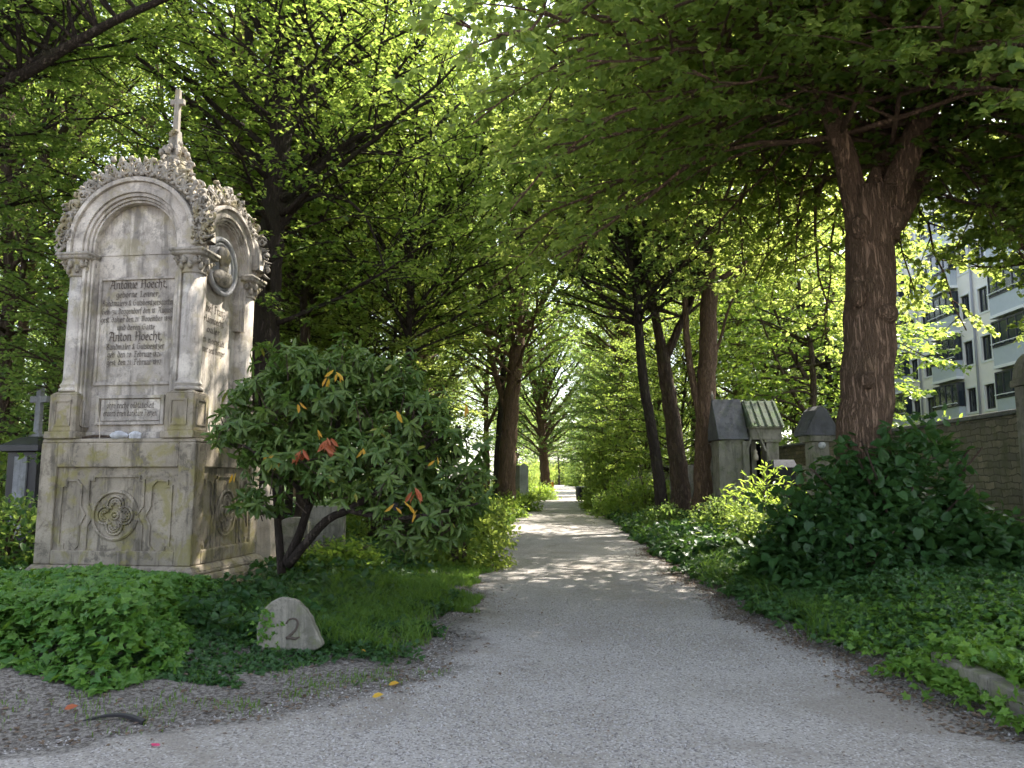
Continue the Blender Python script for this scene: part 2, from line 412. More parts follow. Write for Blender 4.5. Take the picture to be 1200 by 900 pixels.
def grow(limbs, zlo, ztop, rmax, nprim, leaf=.09, lpt=16, kind='quad', mats=('bark', 'beech'), seed=0, sides=14, profile=None,
         spacing2=.5, spacing3=.32, droop=.25, twigs=True, lump=.05, centre=None, keep=None, flare=True, nlimb=None, upright=.55, floor=None, rise=.15, zcand=None, rlo=.75, rsp=.4, pr=1.0):
    """limbs: list of (points, r0, r1). Primary branches leave the limbs between zlo and ztop. Returns trunk mesh and crown mesh."""
    rg = np.random.default_rng(seed); wood = MB()
    lines = []
    for li, (pts, r0, r1) in enumerate(limbs):
        L = float(np.sum(np.linalg.norm(np.diff(np.asarray(pts), axis=0), axis=1)))
        k = max(6, int(L / .35)); q = smoothline(pts, k)
        jit = (rg.random((k, 3)) - .5) * .06 * r0 / .3; jit[0] = 0; q = q + jit
        t = np.linspace(0, 1, k); rad = r0 + (r1 - r0) * t ** .8
        if li == 0 and flare:
            rad = rad * (1 + .55 * np.exp(-(q[:, 2] - q[0, 2]) / .35))
        tube(wood, q, rad, sides if li == 0 else max(8, sides - 4), lump); lines.append((q, rad))
    c = np.array(centre if centre is not None else [lines[0][0][-1][0], lines[0][0][-1][1]])
    zc = zlo + (ztop - zlo) * .45
    def radius(z):
        if profile: return rmax * profile((z - zlo) / (ztop - zlo))
        u = (z - zc) / ((ztop - zc) if z > zc else (zc - zlo) * 1.35)
        return rmax * math.sqrt(max(.03, 1 - u * u))
    # attachment points
    cand = []
    for q, rad in lines:
        for i in range(len(q)):
            if q[i][2] > (zlo - .5 if zcand is None else zcand) and (zcand is None or q is not lines[0][0]): cand.append((q[i], rad[i]))
    cand.sort(key=lambda x: x[0][2])
    tw_s, tw_d, tw_l = [], [], []
    ga = rg.random() * 6
    for i in range(nprim):
        f = (i + rg.random() * .7) / nprim
        p, r = cand[min(len(cand) - 1, int(f * (.8 if rise > .3 else 1) * len(cand)))]
        zt = zlo + f * (ztop - zlo)
        ga += 2.4 + rg.normal() * .25
        rr = radius(zt) * (rlo + rsp * rg.random())
        tip = np.array([c[0] + rr * math.cos(ga), c[1] + rr * math.sin(ga), zt + rise * rr - droop * rr * (1 - f)])
        if keep is not None and not keep(tip): continue
        if floor is not None: tip[2] = max(tip[2], floor(tip) + .35)
        p = p.copy()
        mid = p * .5 + tip * .5; mid[2] += rr * ((.16 if rise < .3 else -.02) + .1 * rg.random()) + rg.normal() * .15
        mid[:2] += rg.normal(size=2) * .12 * rr
        L = np.linalg.norm(tip - p)
        if L < .5: continue
        n1 = max(5, int(L / .5)); q = smoothline([p, mid, tip], n1) + np.concatenate([np.zeros((1, 3)), rg.normal(size=(n1 - 1, 3)) * .05])
        r0 = min(r * .45, .012 * L + .012) * pr; tube(wood, q, np.linspace(r0, .012, n1), 6)
        # secondaries
        n2 = int(L / spacing2)
        for j in range(n2 + 1):
            t = .22 + .78 * (j + rg.random() * .5) / (n2 + 1); t = min(t, 1)
            s0 = interp_poly(q, np.array([t]))[0]; dq = q[min(n1 - 1, int(t * (n1 - 1)) + 1)] - q[max(0, int(t * (n1 - 1)) - 1)]
            dq /= np.linalg.norm(dq) + 1e-9
            a = (1 if j % 2 else -1) * (.5 + .6 * rg.random()) if t < .97 else 0
            d2 = rot_z(dq, a); d2[2] = d2[2] * .5 + (rg.random() - .35) * .5; d2 /= np.linalg.norm(d2)
            L2 = (.5 + (1 - t) * .42 * L) * (.6 + .6 * rg.random())
            e = s0 + d2 * L2; e[2] -= .08 * L2 * L2 * droop * 2; m2 = (s0 + e) / 2; m2[2] += .06 * L2
            if floor is not None and e[2] < floor(e): continue
            q2 = smoothline([s0, m2, e], 4)
            if twigs: tube(wood, q2, np.linspace(.012 + .006 * L2, .004, 4), 4, caps=False)
            n3 = max(2, int(L2 / spacing3))
            for g in range(n3 + 1):
                t3 = (g + .6) / (n3 + 1); s3 = interp_poly(q2, np.array([t3]))[0]
                a3 = (1 if g % 2 else -1) * (.6 + .5 * rg.random()) if g < n3 else 0
                d3 = rot_z(d2, a3); d3[2] += (rg.random() - .55) * .5
                tw_s.append(s3); tw_d.append(d3 / np.linalg.norm(d3)); tw_l.append(.28 + .3 * rg.random())
    crown = MB()
    S, D, L_ = np.array(tw_s), np.array(tw_d), np.array(tw_l)
    n = len(S)
    t = np.tile((np.arange(lpt) + .5) / lpt, (n, 1)) + rg.random((n, lpt)) * .08
    pos = (S[:, None] + D[:, None] * (L_[:, None] * t)[..., None]).reshape(-1, 3) + rg.normal(size=(n * lpt, 3)) * .035
    Dn = np.repeat(D, lpt, 0); sgn = np.tile(np.where(np.arange(lpt) % 2, 1., -1.), n)[:, None]
    side = np.stack([-Dn[:, 1], Dn[:, 0], np.zeros(len(Dn))], 1)
    dirs = Dn * .6 + side * sgn * .8 + rg.normal(size=Dn.shape) * .3; dirs[:, 2] -= .25
    nr = rg.normal(size=Dn.shape) * .42; nr[:, 2] += upright + .35
    clump = np.repeat(rg.random(n), lpt)
    leaves(crown, pos, dirs, nr, leaf * (.65 + .6 * rg.random(len(pos))), kind, rnd=np.clip(.55 * clump + .45 * rg.random(len(pos)), 0, 1))
    return wood.mesh('trunk', M[mats[0]], True), crown.mesh('crown', M[mats[1]])

def put_tree(data, loc, label, cat='tree', group=None, rz=0, sc=1.0, name='tree', partnames=('trunk', 'crown')):
    e = empty(name, loc, rz, label, cat, group); e.scale = (sc, sc, sc) if not isinstance(sc, tuple) else sc
    link(partnames[0], data[0], e); link(partnames[1], data[1], e)
    return e

# ------------------------------------------------------------------ ground and path
RE = [gpt(*p) for p in ((1165, 862), (1085, 822), (1000, 785), (905, 742), (830, 700), (752, 642), (708, 606), (690, 589), (678, 576))]
LE = [gpt(*p) for p in ((30, 892), (150, 868), (300, 848), (420, 822), (510, 790), (550, 750), (558, 705), (572, 660), (597, 614), (620, 590), (640, 575))]
RE = sorted([(p[1], p[0]) for p in RE]); LE = sorted([(p[1], p[0]) for p in LE])
ry = np.array([-60, 2.0, 4.0, 4.5] + [p[0] for p in RE if p[0] > 4.6] + [260, 400]); rx = np.array([9, 9, 6.0, 4.0] + [p[1] for p in RE if p[0] > 4.6] + [RE[-1][1] + .1, RE[-1][1] + .1])
ly = np.array([-60, 2.0, 3.9] + [p[0] for p in LE] + [260, 400]); lx = np.array([-9, -9, -7.0] + [p[1] for p in LE] + [LE[-1][1] - .05, LE[-1][1] - .05])
def wob(y, k): return .10 * np.sin(y * 1.7 + k) + .07 * np.sin(y * 4.3 + 2 * k) + .04 * np.sin(y * 9.1 + k)
def xr(y): return np.interp(y, ry, rx) + wob(y, 1.0)
def xl(y): return np.interp(y, ly, lx) + wob(y, 2.6)
def sstep(x, a, b):
    t = np.clip((x - a) / (b - a), 0, 1); return t * t * (3 - 2 * t)
def vnoise(x, y):
    return (np.sin(x * 1.3 + 1.7 * np.sin(y * .9)) + np.sin(y * 1.9 + 1.3 * np.sin(x * 1.1 + 2)) + .5 * np.sin(3.7 * x + 2.9 * y) + .5 * np.sin(5.3 * y - 4.1 * x)) / 3
def gh(x, y):
    x = np.asarray(x, float); y = np.asarray(y, float)
    d = np.maximum(xl(y) - x, x - xr(y))                     # >0 outside the path
    right = x > xr(y) - .5
    rise = np.where(right, .04 + .22 * sstep(d, .1, 2.2), .02 + .20 * sstep(d, .25, 3.0))
    far = 1 - .5 * sstep(y, 40, 90)
    h = np.where(d > 0, rise * sstep(d, -.02, .5) * far + .02 * vnoise(x * 2, y * 2) * sstep(d, 0, .6), -.03)
    h = np.where((y < 3.6), np.minimum(h, -.02), h)
    return h + .5 * sstep(y, 150, 400) * np.where(d > 2, 1, 0) * 0

def lin(*segs):
    out = []
    for a, b, n in segs: out.append(np.linspace(a, b, n, endpoint=False))
    return np.concatenate(out)
gx = np.concatenate([lin((-600, -60, 14), (-60, -14, 46), (-14, 14, 260), (14, 60, 46), (60, 600, 14)), [600]])
gy = np.concatenate([lin((-120, -10, 8), (-10, 3, 20), (3, 30, 260), (30, 80, 160), (80, 260, 90), (260, 900, 14)), [900]])
X, Y = np.meshgrid(gx, gy, indexing='xy'); Z = gh(X, Y)
nx, ny = len(gx), len(gy)
i, j = np.meshgrid(np.arange(ny - 1), np.arange(nx - 1), indexing='ij')
F = np.stack([i * nx + j, i * nx + j + 1, (i + 1) * nx + j + 1, (i + 1) * nx + j], -1).reshape(-1, 4)
mb = MB(); mb.add(np.stack([X, Y, Z], -1).reshape(-1, 3), F)
dd = np.maximum(xl(Y) - X, X - xr(Y)); green = sstep(dd, .35, 1.6) * .9
green = np.where(Y < 7.5, green * sstep(dd, .8, 2.0) * sstep(Y, 6.4, 7.3), green)
tag(link('ground', mb.mesh('ground', M['ground'], True, {'green': green.ravel()})), 'brown earth with moss and thin grass either side of the path', 'ground', kind='structure')

py_ = np.concatenate([lin((-30, 2, 20), (2, 30, 260), (30, 90, 140), (90, 260, 60)), [260]])
tt = np.linspace(0, 1, 41); rows = []; edg = []
for y in py_:
    a, b = xl(y) - .12, xr(y) + .12
    if y < 2.5: a, b = -11, 11
    x = a + (b - a) * tt; rows.append(np.stack([x, np.full_like(x, y), .004 + .012 * np.clip(np.sin(x * 1.3 + y * .4) * np.sin(y * .9), 0, 1)], -1))
    edg.append(np.minimum(x - a, b - x))
rows = np.array(rows); ny, nx = rows.shape[:2]
i, j = np.meshgrid(np.arange(ny - 1), np.arange(nx - 1), indexing='ij')
F = np.stack([i * nx + j, i * nx + j + 1, (i + 1) * nx + j + 1, (i + 1) * nx + j], -1).reshape(-1, 4)
mb = MB(); mb.add(rows.reshape(-1, 3), F)
tag(link('path', mb.mesh('path', M['gravel'], True, {'edge': np.array(edg).ravel()})), 'straight pale gravel path widening towards the viewer', 'path', kind='structure')

# ------------------------------------------------------------------ blackletter lettering, drawn with a broad nib
GL = {
'a': (.8, '.1,.85 .4,1 .55,.85 .55,.1 .7,0|.55,.6 .15,.45 .1,.15 .3,0 .55,.2'), 'b': (.8, '.15,1.55 .15,.15 .35,0 .6,.2 .6,.75 .4,1 .15,.75'),
'c': (.62, '.55,.85 .3,1 .1,.75 .1,.2 .3,0 .5,.12'), 'd': (.8, '.2,1.5 .6,.85 .6,.2 .4,0 .1,.2 .1,.75 .35,.95 .55,.85'),
'e': (.65, '.15,.45 .5,.65 .35,1 .1,.75 .1,.2 .3,0 .5,.12'), 'f': (.55, '.5,1.45 .3,1.55 .2,1.3 .2,-.3|.05,.95 .45,.95'),
'g': (.8, '.6,1 .6,-.25 .35,-.5 .1,-.35|.6,.85 .35,1 .1,.75 .1,.25 .3,.05 .6,.25'), 'h': (.8, '.15,1.55 .15,0|.15,.75 .4,1 .6,.8 .6,.1 .45,-.4'),
'i': (.35, '.05,.9 .18,1 .18,.1 .32,0|.15,1.35 .22,1.42'), 'k': (.7, '.15,1.55 .15,0|.15,.6 .5,1|.3,.65 .6,0'), 'l': (.38, '.18,1.55 .18,.1 .35,0'),
'm': (1.15, '.05,.9 .18,1 .18,0|.18,.8 .4,1 .55,.85 .55,0|.55,.8 .78,1 .92,.85 .92,.1 1.05,0'), 'n': (.8, '.05,.9 .18,1 .18,0|.18,.8 .42,1 .6,.85 .6,.1 .72,0'),
'o': (.75, '.35,1 .1,.75 .1,.25 .35,0 .6,.25 .6,.75 .35,1'), 'r': (.6, '.05,.9 .18,1 .18,0|.18,.75 .4,1 .52,.85'),
's': (.6, '.5,.85 .3,1 .1,.8 .5,.3 .3,0 .08,.15'), 't': (.5, '.2,1.3 .2,.15 .42,0|.03,.95 .42,.95'),
'u': (.8, '.05,.9 .18,1 .18,.2 .35,0 .58,.2|.58,1 .58,.1 .72,0'), 'v': (.75, '.05,.9 .18,1 .18,.2 .38,0 .6,.25 .6,.85 .42,1'),
'w': (1.1, '.05,.9 .18,1 .18,.2 .38,0 .55,.2 .55,1|.55,.2 .75,0 .95,.25 .95,.85 .8,1'), 'z': (.65, '.1,.95 .5,.95 .3,.6 .5,.3 .35,-.3 .1,-.3'),
'A': (1.15, '.05,1.2 .3,1.5 .55,1.3 .2,.1 .02,0|.45,1.5 .85,1.3 .85,.1 1.05,0|.3,.65 .85,.65'),
'B': (1.1, '.1,1.2 .3,1.5 .35,.1 .15,0|.35,1.4 .75,1.5 .85,1.1 .45,.85 .9,.55 .8,.1 .45,0'), 'D': (1.1, '.1,1.4 .4,1.5 .9,1.1 .9,.3 .5,0 .1,.1|.4,1.3 .4,.2'),
'F': (.95, '.1,1.3 .35,1.5 .85,1.35|.35,1.5 .35,0 .1,.1|.35,.8 .75,.85'), 'G': (1.1, '.9,1.4 .5,1.5 .15,1.1 .15,.35 .5,0 .9,.2 .9,.8 .55,.8'),
'H': (1.15, '.05,1.4 .3,1.5 .3,.1 .1,0|.7,1.55 .9,1.35 .9,.1 .7,-.3|.3,.75 .9,.9|.1,.7 .3,.8'), 'L': (.95, '.1,1.2 .4,1.5 .4,.15 .15,0 .85,.1'),
'N': (1.15, '.05,1.3 .25,1.5 .25,0|.25,1.3 .75,1.5 .9,1.2 .9,.1|.55,1.4 .55,.1'), 'J': (.8, '.1,1.4 .6,1.5 .55,.1 .2,-.3'), 'W': (1.3, '.05,1.3 .2,1.5 .2,.2 .45,0 .6,.3 .6,1.4|.6,.3 .85,0 1.1,.4 1.1,1.2 .9,1.5'),
'K': (1.1, '.1,1.3 .3,1.5 .3,0|.3,.8 .8,1.45|.45,.85 .9,0'), '.': (.35, '.12,.05 .2,.12'), ',': (.35, '.18,.15 .1,-.2'), '&': (.9, '.7,0 .2,1.1 .4,1.35 .55,1.1 .1,.4 .3,0 .75,.6'),
'0': (.7, '.32,1.1 .1,.8 .1,.25 .32,0 .55,.25 .55,.8 .32,1.1'), '1': (.45, '.1,.9 .25,1.1 .25,0'), '2': (.7, '.1,.85 .3,1.1 .5,.85 .1,0 .58,.05'), '3': (.65, '.1,1.05 .45,1.1 .25,.65 .5,.3 .3,-.1 .08,0'),
'6': (.7, '.5,1.3 .15,.8 .1,.25 .3,0 .55,.25 .5,.6 .15,.5'), '7': (.65, '.1,1.1 .55,1.1 .25,-.1'), '8': (.7, '.3,1.2 .1,.95 .5,.35 .3,0 .1,.3 .5,.9 .3,1.2'), '9': (.7, '.5,.6 .2,.5 .1,.85 .3,1.1 .55,.85 .5,.3 .2,-.2'),
' ': (.45, ''), 'ä': (.8, '.1,.85 .4,1 .55,.85 .55,.1 .7,0|.55,.6 .15,.45 .1,.15 .3,0 .55,.2|.2,1.25 .25,1.32|.45,1.25 .5,1.32'), 'W': (1.3, '.05,1.3 .2,1.5 .2,.2 .45,0 .6,.3 .6,1.4|.6,.3 .85,0 1.1,.4 1.1,1.2 .9,1.5'),
}
def lettering(mb, text, cx, z, xh, width=None, nib=.2):
    """text centred on cx with its base line at z, in the x-z plane facing -y, thin strokes standing 1 mm or so proud"""
    adv = sum(GL.get(ch, GL['o'])[0] for ch in text); sx = xh
    if width: sx = width / adv
    x = cx - adv * sx / 2; nx_, nz_ = nib * .5 * .77, nib * .5 * .64; k = 0
    for ch in text:
        wd, st = GL.get(ch, GL['o'])
        for line in st.split('|'):
            if not line: continue
            p = [tuple(map(float, q.split(','))) for q in line.split()]
            for (ax, az), (bx, bz) in zip(p[:-1], p[1:]):
                L = math.hypot(bx - ax, bz - az) + 1e-6; ux, uz = (bx - ax) / L * .04, (bz - az) / L * .04
                q = [(ax - nx_ - ux, az - nz_ - uz), (ax + nx_ - ux, az + nz_ - uz), (bx + nx_ + ux, bz + nz_ + uz), (bx - nx_ + ux, bz - nz_ + uz)]
                cr = (q[1][0] - q[0][0]) * (q[2][1] - q[0][1]) - (q[1][1] - q[0][1]) * (q[2][0] - q[0][0])
                if abs(cr) < .02:
                    px_, pz_ = -uz * 1.1, ux * 1.1; q = [(ax - px_, az - pz_), (ax + px_, az + pz_), (bx + px_, bz + pz_), (bx - px_, bz - pz_)]
                    cr = (q[1][0] - q[0][0]) * (q[2][1] - q[0][1]) - (q[1][1] - q[0][1]) * (q[2][0] - q[0][0])
                if cr < 0: q = q[::-1]
                y = -.0006 - .00012 * (k % 14); k += 1
                mb.add([(x + a * sx, y, z + b * xh) for a, b in q], [[0, 1, 2, 3]])
        x += wd * sx
    return mb

# ------------------------------------------------------------------ the big tomb monument
MX, MY, MR = -5.33, 9.98, R(-4)
mon = empty('tomb_monument', (MX, MY, 0), MR, 'tall pale limestone tomb with arched tablets, corner columns and a cross on top', 'tomb monument')
ZP = 2.05      # plinth top
mb = MB()
HW, HD = 1.02, .86
box(mb, -HW - .12, HW + .12, -HD - .12, HD + .12, .05, .40)
box(mb, -HW - .115, HW + .115, -HD - .115, HD + .115, .402, .47, .03, .03)
box(mb, -HW - .075, HW + .075, -HD - .075, HD + .075, .472, .51)
box(mb, -HW - .07, HW + .07, -HD - .07, HD + .07, .512, .58, .055, .055)
pl = link('plinth', mb.mesh('plinth', M['stonelow']), mon); bevel(pl, .012)
# plinth body with sunken panels: build as a core plus a raised frame
mb = MB(); box(mb, -HW + .03, HW - .03, -HD + .03, HD - .03, .5, ZP - .02, .018, .018)
core = link('plinth_core', mb.mesh('plinth_core', M['stonelow']), mon)
def frame_rect(mb, half, z0, z1, yo, yi, m, mz0, mz1):
    """raised border on the face y=yo, opening half-width half-m"""
    box(mb, -half, -half + m, yo, yi, z0, z1); box(mb, half - m, half, yo, yi, z0, z1)
    box(mb, -half + m, half - m, yo, yi, z0, z0 + mz0); box(mb, -half + m, half - m, yo, yi, z1 - mz1, z1)
fr = MB(); frame_rect(fr, HW, .582, ZP, -HD, -HD + .05, .22, .17, .30)
# right and left and back faces
def addrot(dst, src, ang, tr=(0, 0, 0)):
    c, s = math.cos(ang), math.sin(ang); base = dst.n
    for v in src.v: dst.v.append(np.stack([v[:, 0] * c - v[:, 1] * s + tr[0], v[:, 0] * s + v[:, 1] * c + tr[1], v[:, 2] + tr[2]], 1))
    for f in src.f: dst.f.append(f + base)
    dst.r += src.r; dst.n += src.n
for ang in (PI / 2, -PI / 2):
    s2 = MB(); frame_rect(s2, HD - .052, .583, ZP - .002, -HW, -HW + .05, .18, .17, .30); addrot(fr, s2, ang)
s2 = MB(); frame_rect(s2, HW, .582, ZP, -HD, -HD + .05, .22, .17, .30); addrot(fr, s2, PI)
o = link('plinth_frame', fr.mesh('plinth_frame', M['stonelow']), mon); bevel(o, .014)
mb = MB(); box(mb, -HW + .0, HW - .0, -HD + .0, HD - .0, ZP + .001, ZP + .05, .012, .012)
o = link('plinth_cap', mb.mesh('plinth_cap', M['stonelow']), mon); bevel(o, .015)

def strip(mb, pts, w_, y, closed=False, t=.012):
    """raised fillet following 2-D points in x-z on the face y"""
    p = list(pts) + ([pts[0]] if closed else [])
    for a, b in zip(p[:-1], p[1:]):
        L = math.hypot(b[0] - a[0], b[1] - a[1]) + 1e-9; dx, dz = (b[0] - a[0]) / L, (b[1] - a[1]) / L; nx_, nz_ = -dz * w_ / 2, dx * w_ / 2
        q = [(a[0] - nx_ - dx * w_ / 2, a[1] - nz_ - dz * w_ / 2), (b[0] - nx_ + dx * w_ / 2, b[1] - nz_ + dz * w_ / 2),
             (b[0] + nx_ + dx * w_ / 2, b[1] + nz_ + dz * w_ / 2), (a[0] + nx_ - dx * w_ / 2, a[1] + nz_ - dz * w_ / 2)]
        strip.k += 1; e = (strip.k % 7) * .0004
        prism(mb, q[::1], y - t - e, y + .004)
strip.k = 0
def plinth_deco(sx, y):
    mb = MB(); zc = 1.17
    # central cross-shaped panel with notched corners
    C = [(-.36, .42), (-.30, .42), (-.30, .47), (.30, .47), (.30, .42), (.36, .42), (.36, .12), (.30, .03), (.30, -.03), (.36, -.12), (.36, -.42), (.30, -.42), (.30, -.47), (-.30, -.47), (-.30, -.42), (-.36, -.42), (-.36, -.12), (-.30, -.03), (-.30, .03), (-.36, .12)]
    strip(mb, [(x * sx, zc + z) for x, z in C], .022, y, True)
    for s in (-1, 1):
        S = [(.46, .35), (.52, .42), (.66, .42), (.66, .35), (.72, .35), (.72, -.35), (.66, -.35), (.66, -.42), (.52, -.42), (.46, -.35), (.46, -.12), (.40, 0), (.46, .12)]
        strip(mb, [(s * x * sx, zc + z) for x, z in S], .022, y, True)
    return mb
def rosette(sx, y):
    mb = MB(); zc = 1.17
    def ring(cx, cz, r, tr, a0=0, a1=2 * PI, n=28, yy=0):
        a = np.linspace(a0, a1, n); tube(mb, [(sx * (cx + r * math.cos(t)), y - .008 + yy, zc + cz + r * math.sin(t)) for t in a], tr, 6)
    ring(0, 0, .285, .016); ring(0, 0, .30, .010)
    for k in range(4):
        a = k * PI / 2; cx, cz = .125 * math.cos(a), .125 * math.sin(a)
        ring(cx, cz, .105, .014, a - 2.25, a + 2.25, 22)
        ring(cx * 1.02, cz * 1.02, .065, .012, a - 2.4, a + 2.4, 18)
        for m in range(5):
            b = a + (m - 2) * .75; ball(mb, (sx * (cx + .04 * math.cos(b)), y - .004, zc + cz + .04 * math.sin(b)), (.02 * sx, .024, .02), 7, 5)
    ring(0, 0, .045, .014); ball(mb, (0, y - .004, zc), (.028 * sx, .03, .028), 8, 5)
    return mb
yf = -HD + .035
o = link('front_panel', plinth_deco(1, yf).mesh('front_panel', M['stonelow']), mon)
link('rosette', rosette(1, yf).mesh('rosette', M['stonelow'], True), o)
side = MB(); addrot(side, plinth_deco(.82, -HW + .035), PI / 2); o = link('side_panel', side.mesh('side_panel', M['stonelow']), mon)
side = MB(); addrot(side, rosette(.82, -HW + .035), PI / 2); link('rosette', side.mesh('rosette', M['stonelow'], True), o)

# die and pedestals
CXc, CYc = .77, .67
for sx in (-1, 1):
    for sy in (-1, 1):
        mb = MB(); x, y = sx * CXc, sy * CYc; h = .185
        box(mb, x - h - .03, x + h + .03, y - h - .03, y + h + .03, ZP + .051, ZP + .14)
        box(mb, x - h, x + h, y - h, y + h, ZP + .14, ZP + .60)
        box(mb, x - h - .0, x + h + .0, y - h - .0, y + h + .0, ZP + .601, ZP + .64, .05, .05)
        for (ax, ay, dx, dy) in ((x, y - h, 1, 0), (x + h, y, 0, 1)):
            pass
        pd = link('pedestal', mb.mesh('pedestal', M['stonelow']), mon); bevel(pd, .012)
        mb = MB()
        strip(mb, [(-.10, ZP + .22), (.10, ZP + .22), (.10, ZP + .52), (-.10, ZP + .52)], .02, 0, True)
        a = MB(); addrot(a, mb, 0, (x, y - h, 0)); addrot(a, mb, PI / 2, (x + h, y, 0)); link('pedestal_panel', a.mesh('pedestal_panel', M['stonelow']), pd)
        mb = MB(); zb = ZP + .642
        lathe(mb, [(.175, zb), (.175, zb + .04), (.155, zb + .05), (.17, zb + .085), (.145, zb + .12), (.138, zb + .15), (.136, 4.17)], 28, (x, y))
        cl = link('column', mb.mesh('column', M['stone'], False), mon)
        for p in cl.data.polygons: p.use_smooth = abs(p.normal.z) < .3
        mb = MB()
        lathe(mb, [(.145, 4.165), (.16, 4.18), (.145, 4.2), (.15, 4.26), (.175, 4.34), (.20, 4.385)], 20, (x, y))
        box(mb, x - .205, x + .205, y - .205, y + .205, 4.386, 4.43, -.012, -.012); box(mb, x - .225, x + .225, y - .225, y + .225, 4.431, 4.465)
        for k in range(16):
            a = k * PI / 8 + .2; rr = .165 + .02 * (k % 2)
            ball(mb, (x + rr * math.cos(a), y + rr * math.sin(a), 4.26 + .06 * (k % 2)), (.035, .035, .055), 7, 5, .3)
        for k in range(4):
            a = PI / 4 + k * PI / 2; t = np.linspace(0, 9, 16)
            u = np.array([math.cos(a), math.sin(a)]); rad = .045 * (1 - t / 12)
            tube(mb, [(x + u[0] * (.20 + q * math.cos(s)), y + u[1] * (.20 + q * math.cos(s)), 4.33 + q * math.sin(s)) for q, s in zip(rad, t)], .016, 6)
        link('capital', mb.mesh('capital', M['stonegrey'], True), cl)
mb = MB(); box(mb, -.80, .80, -.70, .70, ZP + .051, ZP + .14); box(mb, -.72, .72, -.63, .63, ZP + .14, 4.47)
o = link('shaft', mb.mesh('shaft', M['stone']), mon); bevel(o, .01)

# arches, front (axis y) and side (axis x)
ZS = 4.56
def arch_face(r_out, face, zbot):
    """archivolt bands on the plane y=-face, built towards the viewer of that face"""
    a = MB()
    archband(a, r_out * .665, r_out * .70, ZS, zbot, -face - .030, -face + .20)
    archband(a, r_out * .703, r_out * .745, ZS, zbot, -face - .055, -face + .20)
    archband(a, r_out * .748, r_out * .80, ZS, zbot, -face - .085, -face + .20)
    archband(a, r_out * .803, r_out * .96, ZS, 4.468, -face - .11, -face + .11)
    archband(a, r_out * .963, r_out * 1.03, ZS, 4.468, -face - .15, -face + .11)
    return a
RF, RS_ = .845, .69
def semi(r, z, n=28): return [(r * math.cos(t), z + r * math.sin(t)) for t in np.linspace(0, PI, n)]
mb = MB(); prism(mb, [(-RF * .88, 4.468), (RF * .88, 4.468)] + semi(RF * .88, ZS + .001)[0:], -.64, .64)
s2 = MB(); k_ = RF / RS_
prism(s2, [(-RS_ * .9, 4.468), (RS_ * .9, 4.468)] + [(x, z) for x, z in semi(RS_ * .9, ZS + .001)], -.735, .735); addrot(mb, s2, PI / 2)
o = link('vaulted_head', mb.mesh('vaulted_head', M['stone']), mon)
o = link('front_arch', arch_face(RF, .72, ZP + .2).mesh('front_arch', M['stone']), mon); bevel(o, .006)
s2 = MB(); addrot(s2, arch_face(RS_, .775, ZS - .9), PI / 2); o = link('side_arch', s2.mesh('side_arch', M['stone']), mon); bevel(o, .006)
for a_, f_, r_ in ((PI, .72, RF), (-PI / 2, .775, RS_)):
    s2 = MB(); addrot(s2, arch_face(r_, f_, ZP + .3), a_); link('side_arch' if r_ == RS_ else 'rear_arch', s2.mesh('side_arch', M['stone']), mon)

# front inscription tablet
mb = MB(); yt = -.645
frame_rect(mb, .535, 2.78, 4.17, yt - .012, yt + .02, .035, .04, .03)
o = link('inscription_tablet', mb.mesh('inscription_tablet', M['stone']), mon); bevel(o, .005)
mb = MB()
lines = [('Antonie Hoecht,', 4.03, .075, .80), ('geborne Lenner,', 3.915, .052, .60), ('Bandmalers & Gutsbesitzersgattin', 3.805, .05, .98),
         ('Geb. zu Deggendorf den 18. August', 3.70, .05, .98), ('gest. dahier den 21. November 1890', 3.595, .048, .98), ('und deren Gatte', 3.49, .048, .52),
         ('Anton Hoecht,', 3.35, .078, .74), ('Bandmaler & Gutsbesitzer', 3.24, .05, .80), ('geb. den 20. Februar 1826', 3.14, .05, .74), ('gest. den 21. Februar 1897', 3.04, .05, .74)]
for t, z, xh, wd in lines: lettering(mb, t, 0, z, xh, wd)
l = link('lettering', mb.mesh('lettering', M['letter']), o); l.location.y = yt + .0045
mb = MB(); box(mb, -.40, .40, yt - .012, yt + .02, 2.33, 2.60)
frame_rect(mb, .46, 2.28, 2.65, yt - .035, yt + .02, .04, .04, .04)
o = link('inscription_plaque', mb.mesh('inscription_plaque', M['stone']), mon); bevel(o, .005)
mb = MB(); lettering(mb, 'Ihre reiche Mildtätigkeit', 0, 2.49, .05, .64); lettering(mb, 'erwarb ihnen dankbare Herzen', 0, 2.39, .05, .72)
l = link('lettering', mb.mesh('lettering', M['letter']), o); l.location.y = yt - .0122

# portrait medallion on the right side
def side_obj(name, mbx, mat, parent, smooth=False):
    s = MB(); addrot(s, mbx, PI / 2); return link(name, s.mesh(name, M[mat], smooth), parent)
mb = MB(); fz = -.735; mz = 4.46; mr = .37
a = np.linspace(0, 2 * PI, 40)
tube(mb, [(mr * math.cos(t), fz - .04, mz + mr * math.sin(t)) for t in a], .035, 8)
tube(mb, [((mr - .06) * math.cos(t), fz - .03, mz + (mr - .06) * math.sin(t)) for t in a], .02, 8)
prism(mb, [(mr * math.cos(t), mz + mr * math.sin(t)) for t in a[:-1]], fz - .028, fz + .02)
med = side_obj('portrait_medallion', mb, 'stoneblue', mon, False)
mb = MB()   # carved relief bust in profile: shoulders, neck, head, hair, nose
ball(mb, (0, fz - .05, mz - .17), (.23, .09, .12), 16, 8); ball(mb, (.01, fz - .06, mz - .05), (.075, .06, .11), 12, 7)
ball(mb, (.0, fz - .07, mz + .11), (.10, .075, .135), 16, 10); ball(mb, (-.03, fz - .07, mz + .15), (.11, .07, .11), 14, 8, .15)
